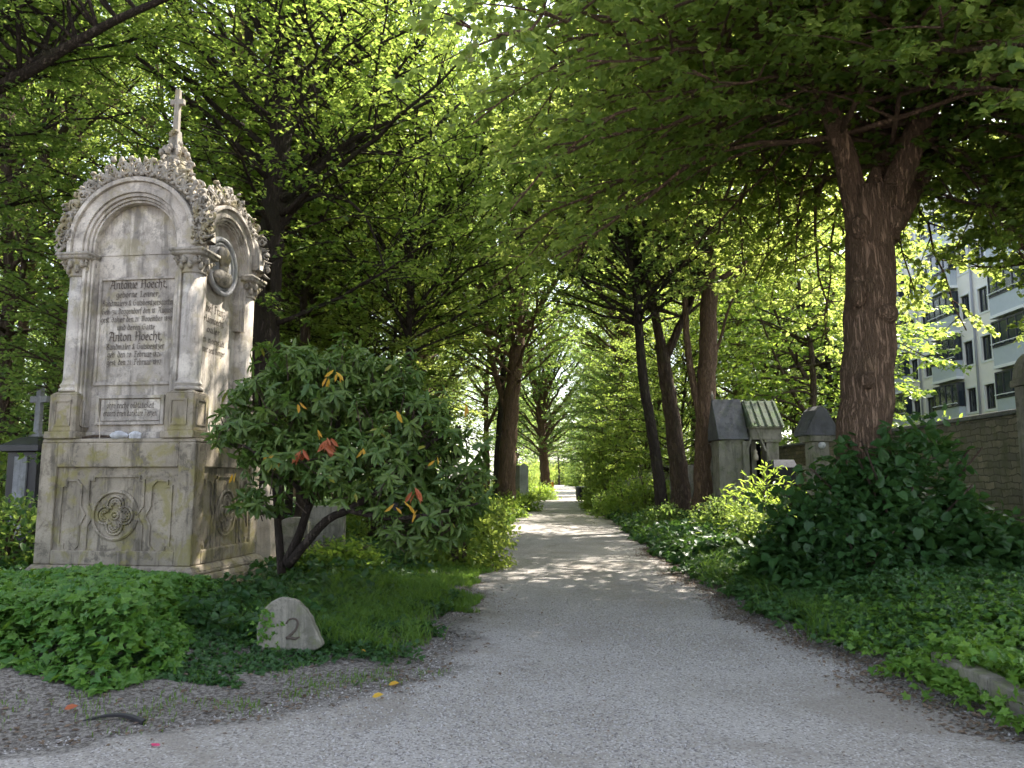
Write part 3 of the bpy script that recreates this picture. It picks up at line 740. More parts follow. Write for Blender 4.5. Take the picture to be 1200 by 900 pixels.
ball(mb, (.105, fz - .065, mz + .09), (.028, .03, .03), 8, 5); ball(mb, (.07, fz - .065, mz + .02), (.045, .04, .04), 8, 5)
for k in range(5): tube(mb, [(-.2 + .08 * k, fz - .09, mz - .26), (-.12 + .06 * k, fz - .13, mz - .17), (-.02 + .03 * k, fz - .11, mz - .09)], .014, 6)
side_obj('relief_bust', mb, 'stonegrey', med, True)
mb = MB()
for t, z, xh, wd in (('Josef Franz', 3.80, .075, .56), ('Hannoecht', 3.66, .06, .52), ('Maler', 3.53, .055, .34), ('geb. in Eichstädt', 3.39, .055, .60), ('seiner Zeit Bürger', 3.26, .055, .66)):
    m1 = MB(); lettering(m1, t, -.05, z, xh, wd); s = MB(); addrot(s, m1, PI / 2); l = link('lettering', s.mesh('lettering', M['letter']), mon); l.location.x = .722

# scrollwork crest over the arches
def spiral(mb, c, r, turns, a0, tr, y, flip=1):
    t = np.linspace(0, 1, int(12 * turns) + 4)
    tube(mb, [(c[0] + flip * r * (1 - .85 * q) * math.cos(a0 + turns * 2 * PI * q), y - .03 * q, c[1] + r * (1 - .85 * q) * math.sin(a0 + turns * 2 * PI * q)) for q in t], np.linspace(tr, tr * .7, len(t)), 6)
def crest(r, face, rs, n=13):
    n = int(n * 1.3)
    mb = MB(); r0 = r * 1.0
    archband(mb, r0 * 1.035, r0 * (1.20 if r > .8 else 1.12), ZS, ZS + .02, -face - .06, -face + .10)
    for k in range(n):
        t = PI * (k + .5) / n; up = math.sin(t); rr = r0 * 1.13 + .05 * up + .015 * (k % 2)
        c = (rr * math.cos(t), ZS + rr * math.sin(t)); fl = 1 if k < n / 2 else -1
        spiral(mb, c, .085, 1.35, t + (k % 2) * PI, .018, -face - .09, fl)
        ball(mb, (c[0], -face - .09, c[1]), .016, 7, 5)
        for m in range(4):
            b = t + (m - 1.5) * .09; q0 = r0 * 1.06; q1 = rr + .03 + .10 * (m % 2)
            tube(mb, smoothline([(q0 * math.cos(t), -face - .05, ZS + q0 * math.sin(t)), ((q0 + q1) / 2 * math.cos(b), -face - .11, ZS + (q0 + q1) / 2 * math.sin(b)), (q1 * math.cos(b + .04), -face - .07, ZS + q1 * math.sin(b + .04))], 7), [.010, .02, .026, .026, .02, .014, .006], 5)
        c2 = ((rr + .085) * math.cos(t + .06), ZS + (rr + .085) * math.sin(t + .06))
        spiral(mb, c2, .06, 1.2, t + 1 + k, .018, -face - .05, -fl)
        for m in range(2):
            b = t + rs.normal() * .07; q = rr + .02 + rs.random() * .16 * (.5 + .7 * up)
            ball(mb, (q * math.cos(b), -face - .02 - .07 * rs.random(), ZS + q * math.sin(b)), (.022 + .03 * rs.random(), .03, .018 + .03 * rs.random()), 7, 5, .7)
        c3 = ((r0 * 1.09) * math.cos(t + PI / n / 2), ZS + r0 * 1.09 * math.sin(t + PI / n / 2)); ball(mb, (c3[0], -face - .10, c3[1]), (.03, .03, .03), 6, 4, .3)
    return mb
rs = np.random.default_rng(3)
fc = crest(RF, .72, rs, 15); link('scroll_crest', fc.mesh('scroll_crest', M['stonegrey'], True), mon)
for a_ in (PI / 2, -PI / 2, PI):
    s2 = MB(); addrot(s2, crest(RS_ if a_ != PI else RF, .775 if a_ != PI else .72, rs, 12), a_); link('scroll_crest', s2.mesh('scroll_crest', M['stonegrey'], True), mon)
# corner leaves where the crests meet
mb = MB()
for sx in (-1, 1):
    for sy in (-1, 1):
        for k in range(12):
            z = ZS + .02 + k * .055
            ball(mb, (sx * (.86 + .06 * rs.random() - .006 * k), sy * (.74 + .06 * rs.random() - .006 * k), z), (.05 + .02 * rs.random(), .05 + .02 * rs.random(), .045), 7, 5, .5)
        for k in range(3):
            t = np.linspace(0, 8, 14); rad = .06 * (1 - t / 10)
            tube(mb, [(sx * (.92 + q * math.cos(s)), sy * (.80 + q * math.cos(s)), ZS + .12 + .2 * k + q * math.sin(s)) for q, s in zip(rad, t)], .018, 6)
link('corner_leaves', mb.mesh('corner_leaves', M['stonegrey'], True), mon)
# roof and finial
mb = MB(); zt = ZS + RF - .02
box(mb, -.55, .55, -.50, .50, ZS + .3, zt + .10, .18, .16); box(mb, -.36, .36, -.33, .33, zt + .10, zt + .30, .14, .12)
box(mb, -.17, .17, -.16, .16, zt + .30, zt + .62, .05, .05)
o = link('roof', mb.mesh('roof', M['stonegrey']), mon); bevel(o, .02)
mb = MB()
for k in range(4):
    a = k * PI / 2 + PI / 4 * 0
    for q_ in range(9):
        f = q_ / 8; rr = .42 - .30 * f; z = zt + .06 + .52 * f
        for da in (-.5, -.25, 0, .25, .5):
            ball(mb, (rr * math.cos(a + da) , rr * math.sin(a + da), z + .03 * rs.random()), (.05 + .015 * rs.random(),) * 2 + (.05,), 6, 5, .5)
    t = np.linspace(0, 9, 16); rad = .10 * (1 - t / 11)
    tube(mb, [((.36 + q * math.cos(s)) * math.cos(a), (.36 + q * math.cos(s)) * math.sin(a), zt + .22 + q * math.sin(s)) for q, s in zip(rad, t)], .024, 6)
    tube(mb, [((.22 + .7 * q * math.cos(s)) * math.cos(a), (.22 + .7 * q * math.cos(s)) * math.sin(a), zt + .52 + .8 * q * math.sin(s)) for q, s in zip(rad, t)], .022, 6)
for k in range(8):
    a = k * PI / 4
    for q_ in range(3): ball(mb, ((.13 + .05 * (q_ % 2)) * math.cos(a), (.13 + .05 * (q_ % 2)) * math.sin(a), zt + .62 + .07 * q_), (.045, .045, .055), 6, 5, .4)
box(mb, -.09, .09, -.09, .09, zt + .58, zt + 1.05, .04, .04)
for k in range(6): ball(mb, (.06 * math.cos(k), .06 * math.sin(k), zt + .86 + .03 * k), (.05, .05, .04), 6, 4, .4)
link('finial', mb.mesh('finial', M['stonegrey'], False), mon)
mb = MB(); zc = zt + .84
zc += .22; box(mb, -.04, .04, -.036, .036, zc - .05, zc + .60, .006, .004); box(mb, -.10, .10, -.034, .034, zc + .37, zc + .45)
cr = link('cross', mb.mesh('cross', M['stonegrey']), mon); bevel(cr, .01); 

# two pebbles and a stick left on the ledge
def rock(name, loc, r, mat, label, cat, sd, sq=(1, .8, .6), sub=3):
    bpy_me = bpy.data.meshes.new(name); import bmesh
    bm = bmesh.new(); bmesh.ops.create_icosphere(bm, subdivisions=sub, radius=1)
    rg = np.random.default_rng(sd); ph = rg.random(6) * 6
    for v in bm.verts:
        c = v.co; k = 1 + .14 * math.sin(3 * c.x + ph[0]) + .12 * math.sin(4 * c.y + ph[1]) + .1 * math.sin(5 * c.z + ph[2]) + .03 * math.sin(11 * c.x + 9 * c.y + ph[3])
        v.co = Vector((c.x * r * sq[0] * k, c.y * r * sq[1] * k, max(c.z, -.55) * r * sq[2] * k))
    for f in bm.faces: f.smooth = True
    bm.to_mesh(bpy_me); bm.free(); bpy_me.materials.append(M[mat]); o = link(name, bpy_me, None, loc)
    return tag(o, label, cat)
def mon_pt(x, y, z):
    c, s = math.cos(MR), math.sin(MR); return (MX + x * c - y * s, MY + x * s + y * c, z)
rock('rock', mon_pt(-.02, -.80, ZP + .08), .10, 'marble', 'larger pale lump of rock lying on the ledge of the tomb', 'rock', 1, (1.2, .6, .7))
rock('rock', mon_pt(.18, -.79, ZP + .075), .07, 'marble', 'smaller pale lump of rock on the tomb ledge, right of the larger one', 'rock', 2, (1.2, .7, .8))
mb = MB(); tube(mb, [(0, 0, 0), (.15, .01, .02), (.34, -.01, .012), (.5, .0, .02)], [.014, .018, .015, .008], 6)
tag(link('stick', mb.mesh('stick', M['bark']), None, mon_pt(-.52, -.80, ZP + .065)), 'brown dry stick lying on the tomb ledge beside the rocks', 'stick')
mb = MB(); tube(mb, [(0, 0, 0), (-.03, .03, .2), (-.09, .05, .42)], [.006, .005, .003], 5)
tag(link('dry_stem', mb.mesh('dry_stem', M['cream']), None, mon_pt(-.28, -.81, ZP + .05)), 'thin straw coloured stem leaning against the front of the tomb', 'stem')

# ------------------------------------------------------------------ small numbered stone
sp = gpt(337, 780); sz = float(gh(sp[0], sp[1]))
ns = empty('number_stone', (sp[0], sp[1], sz + .0), R(8), 'small rounded grey sandstone marker carved with a 2, half covered by ivy', 'marker stone')
ns.rotation_euler = (R(-6), R(-3), R(8))
mb = MB(); prof = [(-.2, 0), (.33, 0), (.27, .14), (.2, .3), (.12, .42), (.0, .475), (-.12, .46), (-.22, .37), (-.26, .22), (-.24, .08)]
q = smoothline([(x, 0, z) for x, z in prof] , 44); q = q + np.random.default_rng(9).normal(size=q.shape) * .0035; q[0] = (-.235, 0, 0) if False else q[0]
prism(mb, [(a[0], a[2]) for a in q][::-1], -.06, .07)
o = link('slab', mb.mesh('slab', M['mossy']), ns); bevel(o, .014)
mb = MB(); S2_ = .72
P2 = smoothline([(-.075, 0, .27), (-.04, 0, .325), (.04, 0, .325), (.07, 0, .265), (.04, 0, .19), (-.03, 0, .13), (-.075, 0, .10)], 26)
tube(mb, [(a[0] * S2_ + .05, -.0605, a[2] * S2_ + .055) for a in P2], np.linspace(.007, .013, 26), 6); tube(mb, [((q - .03) * S2_ + .05, -.0605, (z + .02) * S2_ + .055) for q, z in ((-.045, .078), (.0, .085), (.06, .068), (.115, .085))], [.008, .013, .012, .006], 6)
for k in range(3): pass
link('numeral', mb.mesh('numeral', M['letter'], True), ns)

# ------------------------------------------------------------------ ground plants
def scatter(n, fx, fy): return fx(RNG.random(n)), fy(RNG.random(n))
def ivy_patch(name, label, pts, z, size, mat, tilt=.55, up=.9, kind='ivy', seed=1, face=.2):
    rg = np.random.default_rng(seed); n = len(pts); mb = MB()
    pos = np.stack([pts[:, 0], pts[:, 1], z], 1)
    d = rg.normal(size=(n, 3)); d[:, 2] = d[:, 2] * .25 - .25; nr = rg.normal(size=(n, 3)) * tilt; nr[:, 2] += up; nr[:, 1] -= face
    leaves(mb, pos, d, nr, size, kind)
    return tag(link(name, mb.mesh(name, M[mat])), label, kind='stuff')
rg = np.random.default_rng(21)
# mound of ivy in front of the tomb
poly = [gpt(-160, 830), gpt(0, 815), gpt(110, 832), gpt(205, 806), gpt(238, 760), gpt(285, 720), gpt(270, 690)]
poly = [(p[0], p[1]) for p in poly] + [(-3.9, 9.3), (-6.6, 9.6), (-9.5, 9.8), (-9.5, 5.6)]
def inpoly(x, y, poly):
    c = np.zeros(len(x), bool); j = len(poly) - 1
    for i in range(len(poly)):
        xi, yi = poly[i]; xj, yj = poly[j]
        c ^= ((yi > y) != (yj > y)) & (x < (xj - xi) * (y - yi) / (yj - yi + 1e-12) + xi); j = i
    return c
def distpoly(x, y, poly):
    d = np.full(len(x), 1e9)
    for i in range(len(poly)):
        a = np.array(poly[i]); b = np.array(poly[(i + 1) % len(poly)]); ab = b - a
        t = np.clip(((x - a[0]) * ab[0] + (y - a[1]) * ab[1]) / (ab @ ab), 0, 1); d = np.minimum(d, np.hypot(x - a[0] - t * ab[0], y - a[1] - t * ab[1]))
    return d
x = rg.uniform(-9.5, -2.4, 40000); y = rg.uniform(5.2, 9.9, 40000); m = inpoly(x, y, poly); x, y = x[m], y[m]; d = distpoly(x, y, poly)
hm = (.44 - .22 * sstep(y, 7.6, 8.9)) * sstep(d, 0, .4) * (1 + .12 * vnoise(x * 2.5, y * 2.5))
f = 1 - rg.random(len(x)) ** 2.4 * .8
z = gh(x, y) + .03 + hm * f
ivy_patch('ivy_mound', 'dense mound of glossy bright green ivy in front of the tomb', np.stack([x, y], 1), z, .10 * (.6 + .6 * rg.random(len(x))), 'ivy', .38, .75, seed=3, face=.55)
# ivy bed on the right
def band(n, y0, y1, fn_x0, fn_x1, bias=1.0):
    y = y0 + (y1 - y0) * rg.random(n) ** bias; a, b = fn_x0(y), fn_x1(y); return a + (b - a) * rg.random(n), y
x, y = band(60000, 4.6, 15, lambda y: xr(y) - .02, lambda y: np.full_like(y, 7.7), 1.15); 
d = x - xr(y); keep = rg.random(len(x)) < sstep(d + .2 * vnoise(x * 4, y * 4), .05, .45); x, y, d = x[keep], y[keep], d[keep]
z = gh(x, y) + .02 + (.10 + .14 * sstep(d, .2, 1.4)) * (1 - rg.random(len(x)) ** 2 * .85) * (1 + .35 * vnoise(x * 1.7, y * 1.9))
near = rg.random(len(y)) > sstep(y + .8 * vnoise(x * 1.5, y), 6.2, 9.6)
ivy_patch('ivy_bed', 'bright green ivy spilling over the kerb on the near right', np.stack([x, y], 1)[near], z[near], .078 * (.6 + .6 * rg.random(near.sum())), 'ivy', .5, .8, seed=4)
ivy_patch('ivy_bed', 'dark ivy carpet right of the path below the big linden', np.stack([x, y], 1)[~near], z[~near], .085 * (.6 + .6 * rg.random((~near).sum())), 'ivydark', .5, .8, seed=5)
x, y = band(42000, 15, 60, lambda y: xr(y) + .12, lambda y: np.minimum(7.7, xr(y) + 6.5), 1.5)
z = gh(x, y) + .02 + (.12 + .22 * sstep(x - xr(y), 0, 1)) * rg.random(len(x)) * (1 + .5 * vnoise(x, y))
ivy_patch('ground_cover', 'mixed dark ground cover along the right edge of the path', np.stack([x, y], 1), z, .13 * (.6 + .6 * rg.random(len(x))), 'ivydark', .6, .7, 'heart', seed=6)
# left: dark ground cover under the shrub and behind the tomb
x, y = band(46000, 7.0, 40, lambda y: np.full_like(y, -16.), lambda y: xl(y) - .7 - .35 * (y < 9), 1.7)
d = xl(y) - x; z = gh(x, y) + .02 + .22 * rg.random(len(x)) * sstep(d, .6, 1.8) * (1 + .5 * vnoise(x, y))
mm = ~((np.abs(x - MX) < 1.15) & (np.abs(y - MY) < 1.0)); x, y, z = x[mm], y[mm], z[mm]
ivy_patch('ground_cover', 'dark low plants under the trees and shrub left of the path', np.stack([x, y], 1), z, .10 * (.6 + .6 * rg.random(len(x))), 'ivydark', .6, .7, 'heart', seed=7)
# sparse ivy and weeds around the numbered stone
x, y = band(12000, 5.9, 10.5, lambda y: np.full_like(y, -3.9), lambda y: xl(y) - .28, 1.2)
kk = rg.random(len(x)) < sstep(vnoise(x * 3 + 1, y * 3) + .9 * sstep(xl(y) - x, .3, 1.5) + .35 * sstep(y, 6.3, 7.6), .25, .9); x, y = x[kk], y[kk]
z = gh(x, y) + .015 + .13 * rg.random(len(x)) * sstep(y, 6.2, 7.6)
ivy_patch('low_weeds', 'scattered low ivy and weeds around the numbered stone', np.stack([x, y], 1), z, .06 * (.5 + .8 * rg.random(len(x))), 'ivydark', .55, .8, seed=8)

# grass
def grass(name, label, x, y, h, wd, seed, mat='grass', lean=.35):
    rg = np.random.default_rng(seed); n = len(x); z = gh(x, y) - .005; mb = MB()
    a = rg.random(n) * 2 * PI; dx, dy = np.cos(a), np.sin(a); h = h * (.5 + .8 * rg.random(n)); L = lean * h * (.3 + 1.4 * rg.random(n))
    b = rg.random(n) * 2 * PI; sx, sy = np.cos(b) * wd / 2, np.sin(b) * wd / 2
    p0 = np.stack([x, y, z], 1); p1 = p0 + np.stack([dx * L * .35, dy * L * .35, h * .6], 1); p2 = p0 + np.stack([dx * L, dy * L, h * (1 - .15 * lean)], 1)
    s = np.stack([sx, sy, 0 * sx], 1); V = np.stack([p0 - s, p0 + s, p1 + s * .8, p1 - s * .8, p2], 1)
    base = (np.arange(n) * 5)[:, None]
    mb.add(V.reshape(-1, 3), base + np.array([[0, 1, 2, 3]]), np.repeat(rg.random(n), 5)); mb.f.append(base + np.array([[3, 2, 4]]))
    return tag(link(name, mb.mesh(name, M[mat])), label, kind='stuff')
# tufts
def tufts(cx, cy, cr, per):
    n = len(cx); x = np.repeat(cx, per) + rg.normal(size=n * per) * np.repeat(cr, per); y = np.repeat(cy, per) + rg.normal(size=n * per) * np.repeat(cr, per); return x, y
cx, cy = band(190, 7.1, 11.5, lambda y: xl(y) - 2.1, lambda y: xl(y) - .45)
x, y = tufts(cx, cy, .03 + .06 * rg.random(len(cx)), 42); k = xl(y) - x > .15
grass('grass', 'long grass tufts between the numbered stone and the path', x[k], y[k], .24, .009, 31, lean=.8)
x, y = band(30000, 9.5, 22, lambda y: xl(y) - .9 - .1 * (y - 9.5), lambda y: xl(y) - .02, 1.2); k = rg.random(len(x)) < sstep(vnoise(x * 2, y * 2) + .12 * (y - 9.5), -.3, .5); x, y = x[k], y[k]
grass('grass', 'short shaded grass along the left side of the path', x, y, .09, .011, 32)
x, y = band(30000, 22, 80, lambda y: xl(y) - 2.6, lambda y: xl(y) + .05, 1.4)
grass('grass', 'sunny grass verge farther along the left of the path', x, y, .2, .03, 33)
cx, cy = band(260, 8, 30, lambda y: xr(y) + .3, lambda y: xr(y) + 2.2, 1.3); x, y = tufts(cx, cy, .05 + .08 * rg.random(len(cx)), 40)
grass('grass', 'grass tufts among the ground cover right of the path', x, y, .28, .012, 34, lean=.8)
cx, cy = band(34, 4.9, 6.6, lambda y: xl(y) - 1.6, lambda y: xl(y) - .1); x, y = tufts(cx, cy, .05 + .07 * rg.random(len(cx)), 40)
grass('grass', 'thin low grass on the bare earth at the near left', x, y, .045, .006, 35)

# dead leaves and pebbles
def litter(name, label, x, y, size, seed, mat='litter', kind='oval', hz=.012):
    rg = np.random.default_rng(seed); n = len(x); mb = MB(); z = np.maximum(gh(x, y), .006) + hz * (.5 + rg.random(n))
    d = rg.normal(size=(n, 3)); d[:, 2] *= .15; nr = rg.normal(size=(n, 3)) * .25; nr[:, 2] += 1
    leaves(mb, np.stack([x, y, z], 1), d, nr, size * (.5 + .8 * rg.random(n)), kind); return tag(link(name, mb.mesh(name, M[mat])), label, kind='stuff')
y = 4.7 + 14 * rg.random(4600) ** 1.2; x = xr(y) + .05 + rg.normal(size=len(y)) * .16 
litter('dead_leaves', 'brown leaf litter along the right edge of the path', x, y, .036, 41)
y = 4.7 + 12 * rg.random(2600) ** 1.1; x = xl(y) - .25 + rg.normal(size=len(y)) * .32; y, x = y[::2], x[::2]
litter('dead_leaves', 'brown leaf litter along the left edge of the path', x, y, .038, 42)
y = 4.3 + 9 * rg.random(1500) ** 1.3; x = xl(y) + (xr(y) - xl(y)) * rg.random(1500)
litter('dead_leaves', 'sparse small leaf scraps on the gravel', x, y, .017, 43)
x, y = band(900, 4.6, 7, lambda y: np.full_like(y, -6.), lambda y: xl(y) - .1); litter('dead_leaves', 'leaf scraps and twigs on the near left earth', x, y, .04, 44)
def stones(name, label, x, y, r, mat, seed):
    rg = np.random.default_rng(seed); n = len(x); O = np.array([(1, 0, 0), (0, 1, 0), (-1, 0, 0), (0, -1, 0), (0, 0, 1), (0, 0, -.6)])
    s = r * (.5 + rg.random((n, 1, 3))); a = rg.random(n) * 6; V = O[None] * s * (.8 + .4 * rg.random((n, 6, 1)))
    c, q = np.cos(a)[:, None], np.sin(a)[:, None]; V = np.stack([V[..., 0] * c - V[..., 1] * q, V[..., 0] * q + V[..., 1] * c, V[..., 2] * .7], -1)
    V += np.stack([x, y, np.maximum(gh(x, y), .004)], -1)[:, None]
    T = np.array([(0, 1, 4), (1, 2, 4), (2, 3, 4), (3, 0, 4), (1, 0, 5), (2, 1, 5), (3, 2, 5), (0, 3, 5)]); mb = MB()
    mb.add(V.reshape(-1, 3), (T[None] + (np.arange(n) * 6)[:, None, None]).reshape(-1, 3), np.repeat(rg.random(n), 6))
    return tag(link(name, mb.mesh(name, M[mat], True)), label, kind='stuff')
m_, n_, out_ = newmat('loose_stones'); a_ = N(n_, 'ShaderNodeAttribute', attribute_name='rnd').outputs['Fac']
finish(n_, out_, mixc(n_, a_, (.16, .145, .14), (.44, .42, .41)), .9, spec=.2); M['pebble'] = m_
y = 3.9 + 9 * rg.random(26000) ** 1.8; x = xl(y) - .35 + (xr(y) - xl(y) + .8) * rg.random(len(y)); x = np.clip(x, -5.5, 5.5)
stones('gravel', 'loose grey gravel chips lying on the path', x, y, .009, 'pebble', 45)

# lying bits at the lower left
p = gpt(95, 852); mb = MB(); t = np.linspace(0, 1, 12)
tube(mb, [(.42 * q, .05 * math.sin(q * 3), .015 + .03 * math.sin(q * PI)) for q in t], np.linspace(.006, .022, 12), 6)
tag(link('bark_strip', mb.mesh('bark_strip', M['black']), None, (p[0], p[1], .02)), 'black curved strip of bark lying on the bare earth at the lower left', 'bark strip')
p = gpt(52, 832); mb = MB(); tube(mb, [(0, 0, .02), (.12, -.02, .03), (.25, -.05, .02)], [.012, .016, .008], 6)
tag(link('fallen_stick', mb.mesh('fallen_stick', M['barkred']), None, (p[0], p[1], .03)), 'short brown stick on the earth below the ivy mound', 'stick')
mb = MB(); p = gpt(177, 878); leaves(mb, np.array([[0, 0, .012], [.02, .01, .016]]), np.array([[1., .2, .1], [-.5, 1, .1]]), np.array([[0, 0, 1.], [.2, 0, 1]]), .06, 'heart')
tag(link('petal', mb.mesh('petal', M['pink']), None, (p[0], p[1], 0)), 'fallen pink flower petal on the gravel at lower left', 'petal')
# fallen yellow leaves, countable
for i, (px, py, lab) in enumerate(((455, 808, 'yellow fallen leaf standing on the gravel edge right of the marker stone'), (436, 822, 'pale orange fallen leaf nearest the gravel right of the marker stone'),
                                   (420, 777, 'yellow fallen leaf in the weeds right of the marker stone'), (74, 848, 'dry tan leaf on the earth beside the black bark strip'), (1110, 770, 'orange fallen leaf resting on the ivy at the right kerb'), (1089, 802, 'brown orange leaf below the ivy by the right kerb'))):
    p = gpt(px, py); mb = MB(); leaves(mb, np.array([[0, 0, 0.]]), np.array([[1., .3 * i, .3]]), np.array([[.3, -.4, 1.]]), .085, 'oval', rnd=np.array([.5]))
    z = max(float(gh(p[0], p[1])), 0) + (.24 if px == 1110 else .03)
    tag(link('fallen_leaf', mb.mesh('fallen_leaf', M['yellow' if i in (0, 1, 2) else 'rust']), None, (p[0], p[1], z)), lab, 'leaf')

# ------------------------------------------------------------------ evergreen shrub in front of the tomb's right side
SY = 8.7
rb = empty('evergreen_shrub', at(330, 650, SY) * np.array([1, 1, 0]), 0, 'spreading evergreen shrub with long leathery leaves and some yellowed ones beside the tomb', 'shrub')
rl = np.array(rb.location)
def Lp(px, py, Y): return at(px, py, Y) - rl
mb = MB()
stems = [([Lp(330, 672, SY), Lp(326, 620, SY), Lp(322, 560, SY + .1), Lp(310, 500, SY + .1), Lp(300, 450, SY)], .05),
         ([Lp(335, 660, SY), Lp(352, 625, SY - .1), Lp(362, 590, SY - .2), Lp(385, 550, SY - .2), Lp(400, 480, SY - .1), Lp(395, 430, SY)], .055),
         ([Lp(338, 662, SY - .05), Lp(362, 632, SY - .2), Lp(385, 606, SY - .3), Lp(410, 598, SY - .4), Lp(450, 570, SY - .4), Lp(500, 520, SY - .2), Lp(540, 500, SY)], .055),
         ([Lp(410, 598, SY - .4), Lp(460, 610, SY - .6), Lp(520, 600, SY - .5), Lp(560, 590, SY - .2)], .035),
         ([Lp(362, 590, SY - .2), Lp(340, 560, SY - .5), Lp(300, 530, SY - .6), Lp(262, 510, SY - .6)], .03)]
for p, r in stems:
    q = smoothline(p, 22); tube(mb, q, np.linspace(r, r * .35, 22), 9, .1)
link('stem', mb.mesh('stem', M['barkdark'], True), rb)
# whorls of leaves on an uneven shell made of lobes: (px, py, Y, rx, ry(depth), rz)
lobes = [(395, 455, SY, .80, .8, .55), (320, 470, SY, .62, .7, .42), (470, 500, SY, .75, .8, .62), (535, 550, SY + .15, .46, .6, .48), (430, 540, SY - .3, .85, .7, .42), (275, 497, SY - .4, .38, .4, .16),
         (500, 600, SY - .2, .55, .6, .38), (330, 530, SY - .3, .55, .5, .32), (300, 580, SY - .2, .28, .3, .14), (535, 600, SY + .3, .28, .4, .26), (355, 425, SY, .45, .5, .26), (450, 440, SY + .2, .5, .6, .3)]
W, Dv = [], []
rg2 = np.random.default_rng(8)
for (px, py, Y, a, b, c) in lobes:
    a *= .9; b *= .9; c *= .9; px = 395 + (px - 395) * .95; py += 6
    o_ = Lp(px, py, Y); n = int(175 * (a * b + b * c + a * c))
    u = rg2.normal(size=(n, 3)); u /= np.linalg.norm(u, axis=1)[:, None]; rr = .45 + .62 * rg2.random(n) ** .5 + .28 * (rg2.random(n) > .88)
    bump = 1 + .16 * np.sin(u[:, 0] * 7 + px) * np.sin(u[:, 2] * 6 + py) + .1 * np.sin(u[:, 1] * 9)
    W.append(o_ + u * np.array([a, b, c]) * (rr * bump)[:, None]); Dv.append(u * .8 + np.array([0, 0, .35]) + rg2.normal(size=(n, 3)) * .35)
W = np.concatenate(W); Dv = np.concatenate(Dv); Dv /= np.linalg.norm(Dv, axis=1)[:, None]
hole = Lp(375, 612, SY)            # the open space under the crown where the stems show
kz = W[:, 2] > .75 + .0 * W[:, 0]; W, Dv = W[kz | (W[:, 0] > .95)], Dv[kz | (W[:, 0] > .95)]
per = 10; n = len(W); mb = MB(); tw = MB()
for k in range(0, n, 3):
    q = W[k]; e = q - Dv[k] * .28 + np.array([0, 0, -.05]); tube(tw, [e, q], [.007, .005], 4, caps=False)
link('twig_network', tw.mesh('twig_network', M['bark'], True), rb)
a = np.tile(np.arange(per) * 2 * PI / per, n) + np.repeat(rg2.random(n) * 6, per)
Dr = np.repeat(Dv, per, 0); ref = np.where(np.abs(Dr[:, 2:3]) > .9, np.array([[1., 0, 0]]), np.array([[0, 0, 1.]])); U1 = np.cross(Dr, ref); U1 /= np.linalg.norm(U1, axis=1)[:, None]; U2 = np.cross(Dr, U1)
rad = np.cos(a)[:, None] * U1 + np.sin(a)[:, None] * U2
dirs = rad * .95 + Dr * (.1 + .5 * rg2.random(len(a)))[:, None]; dirs[:, 2] -= .6; dirs += rg2.normal(size=dirs.shape) * .28
nr = Dr + rad * -.25; nr[:, 2] += .3; pos = np.repeat(W, per, 0) + Dr * (rg2.normal(size=len(a)) * .018)[:, None]
rn = np.clip(np.repeat(rg2.random(n), per) * .4 + .6 * rg2.random(len(a)), 0, 1)
leaves(mb, pos, dirs, nr, .15 * (.45 + .7 * rg2.random(len(a))), 'long', rnd=rn); link('leaves', mb.mesh('leaves', M['rhodo'], True), rb)
def sprig(name, spots, mat, per, size):
    mb = MB()
    for (px, py, dy) in spots:
        c = Lp(px, py, SY - .75 + dy); a = rg2.random(per) * 6.28; d = np.stack([np.cos(a), np.sin(a) * .5 - .2, -.7 - rg2.random(per)], 1)
        leaves(mb, np.repeat(c[None], per, 0) + rg2.normal(size=(per, 3)) * .02, d, rg2.normal(size=(per, 3)) + np.array([0, -1.2, .3]), size * (.8 + .4 * rg2.random(per)), 'long')
    link(name, mb.mesh(name, M[mat]), rb)
sprig('yellow_leaves', [(393, 430, .1), (463, 592, -.1), (475, 590, -.1), (488, 598, -.1), (512, 535, 0), (318, 532, -.1), (275, 553, -.2), (425, 523, 0), (398, 440, .2), (383, 440, .1), (352, 470, 0), (545, 476, .2), (467, 483, 0), (372, 505, 0), (325, 540, 0)], 'yellow', 2, .115)
sprig('withered_leaves', [(385, 515, 0), (383, 520, -.02), (355, 528, 0), (486, 575, -.1)], 'rust', 7, .14)

# ------------------------------------------------------------------ stones half hidden on the left
p = at(37, 600, 13.5); cm = empty('grave_cross', (p[0], 13.5, .1), R(-12), 'small pale cross on a dark roofed grave pedestal, left of the tomb', 'grave monument')
mb = MB(); zc = at(37, 520, 13.5)[2]
box(mb, -.42, .42, -.35, .35, 0, .25); box(mb, -.33, .33, -.28, .28, .25, zc - .25); o = link('pedestal', mb.mesh('pedestal', M['black']), cm); bevel(o)
mb = MB(); box(mb, -.46, .46, -.4, .4, zc - .249, zc - .14); box(mb, -.44, .44, -.38, .38, zc - .139, zc + .02, .26, .22); o = link('cap', mb.mesh('cap', M['black']), cm); bevel(o)
mb = MB(); zt_ = at(37, 458, 13.5)[2]; box(mb, -.12, .12, -.08, .08, zc + .02, zc + .08); box(mb, -.06, .06, -.045, .045, zc + .08, zt_, .006, .004); box(mb, -.19, .19, -.043, .043, zt_ - .32, zt_ - .2); o = link('cross', mb.mesh('cross', M['stoneblue']), cm); bevel(o)
mb = MB(); prism(mb, [(-.14, .5), (.14, .5), (.14, zc - .34), (-.14, zc - .34)], -.31, -.27); link('name_plate', mb.mesh('name_plate', M['stoneblue']), cm)

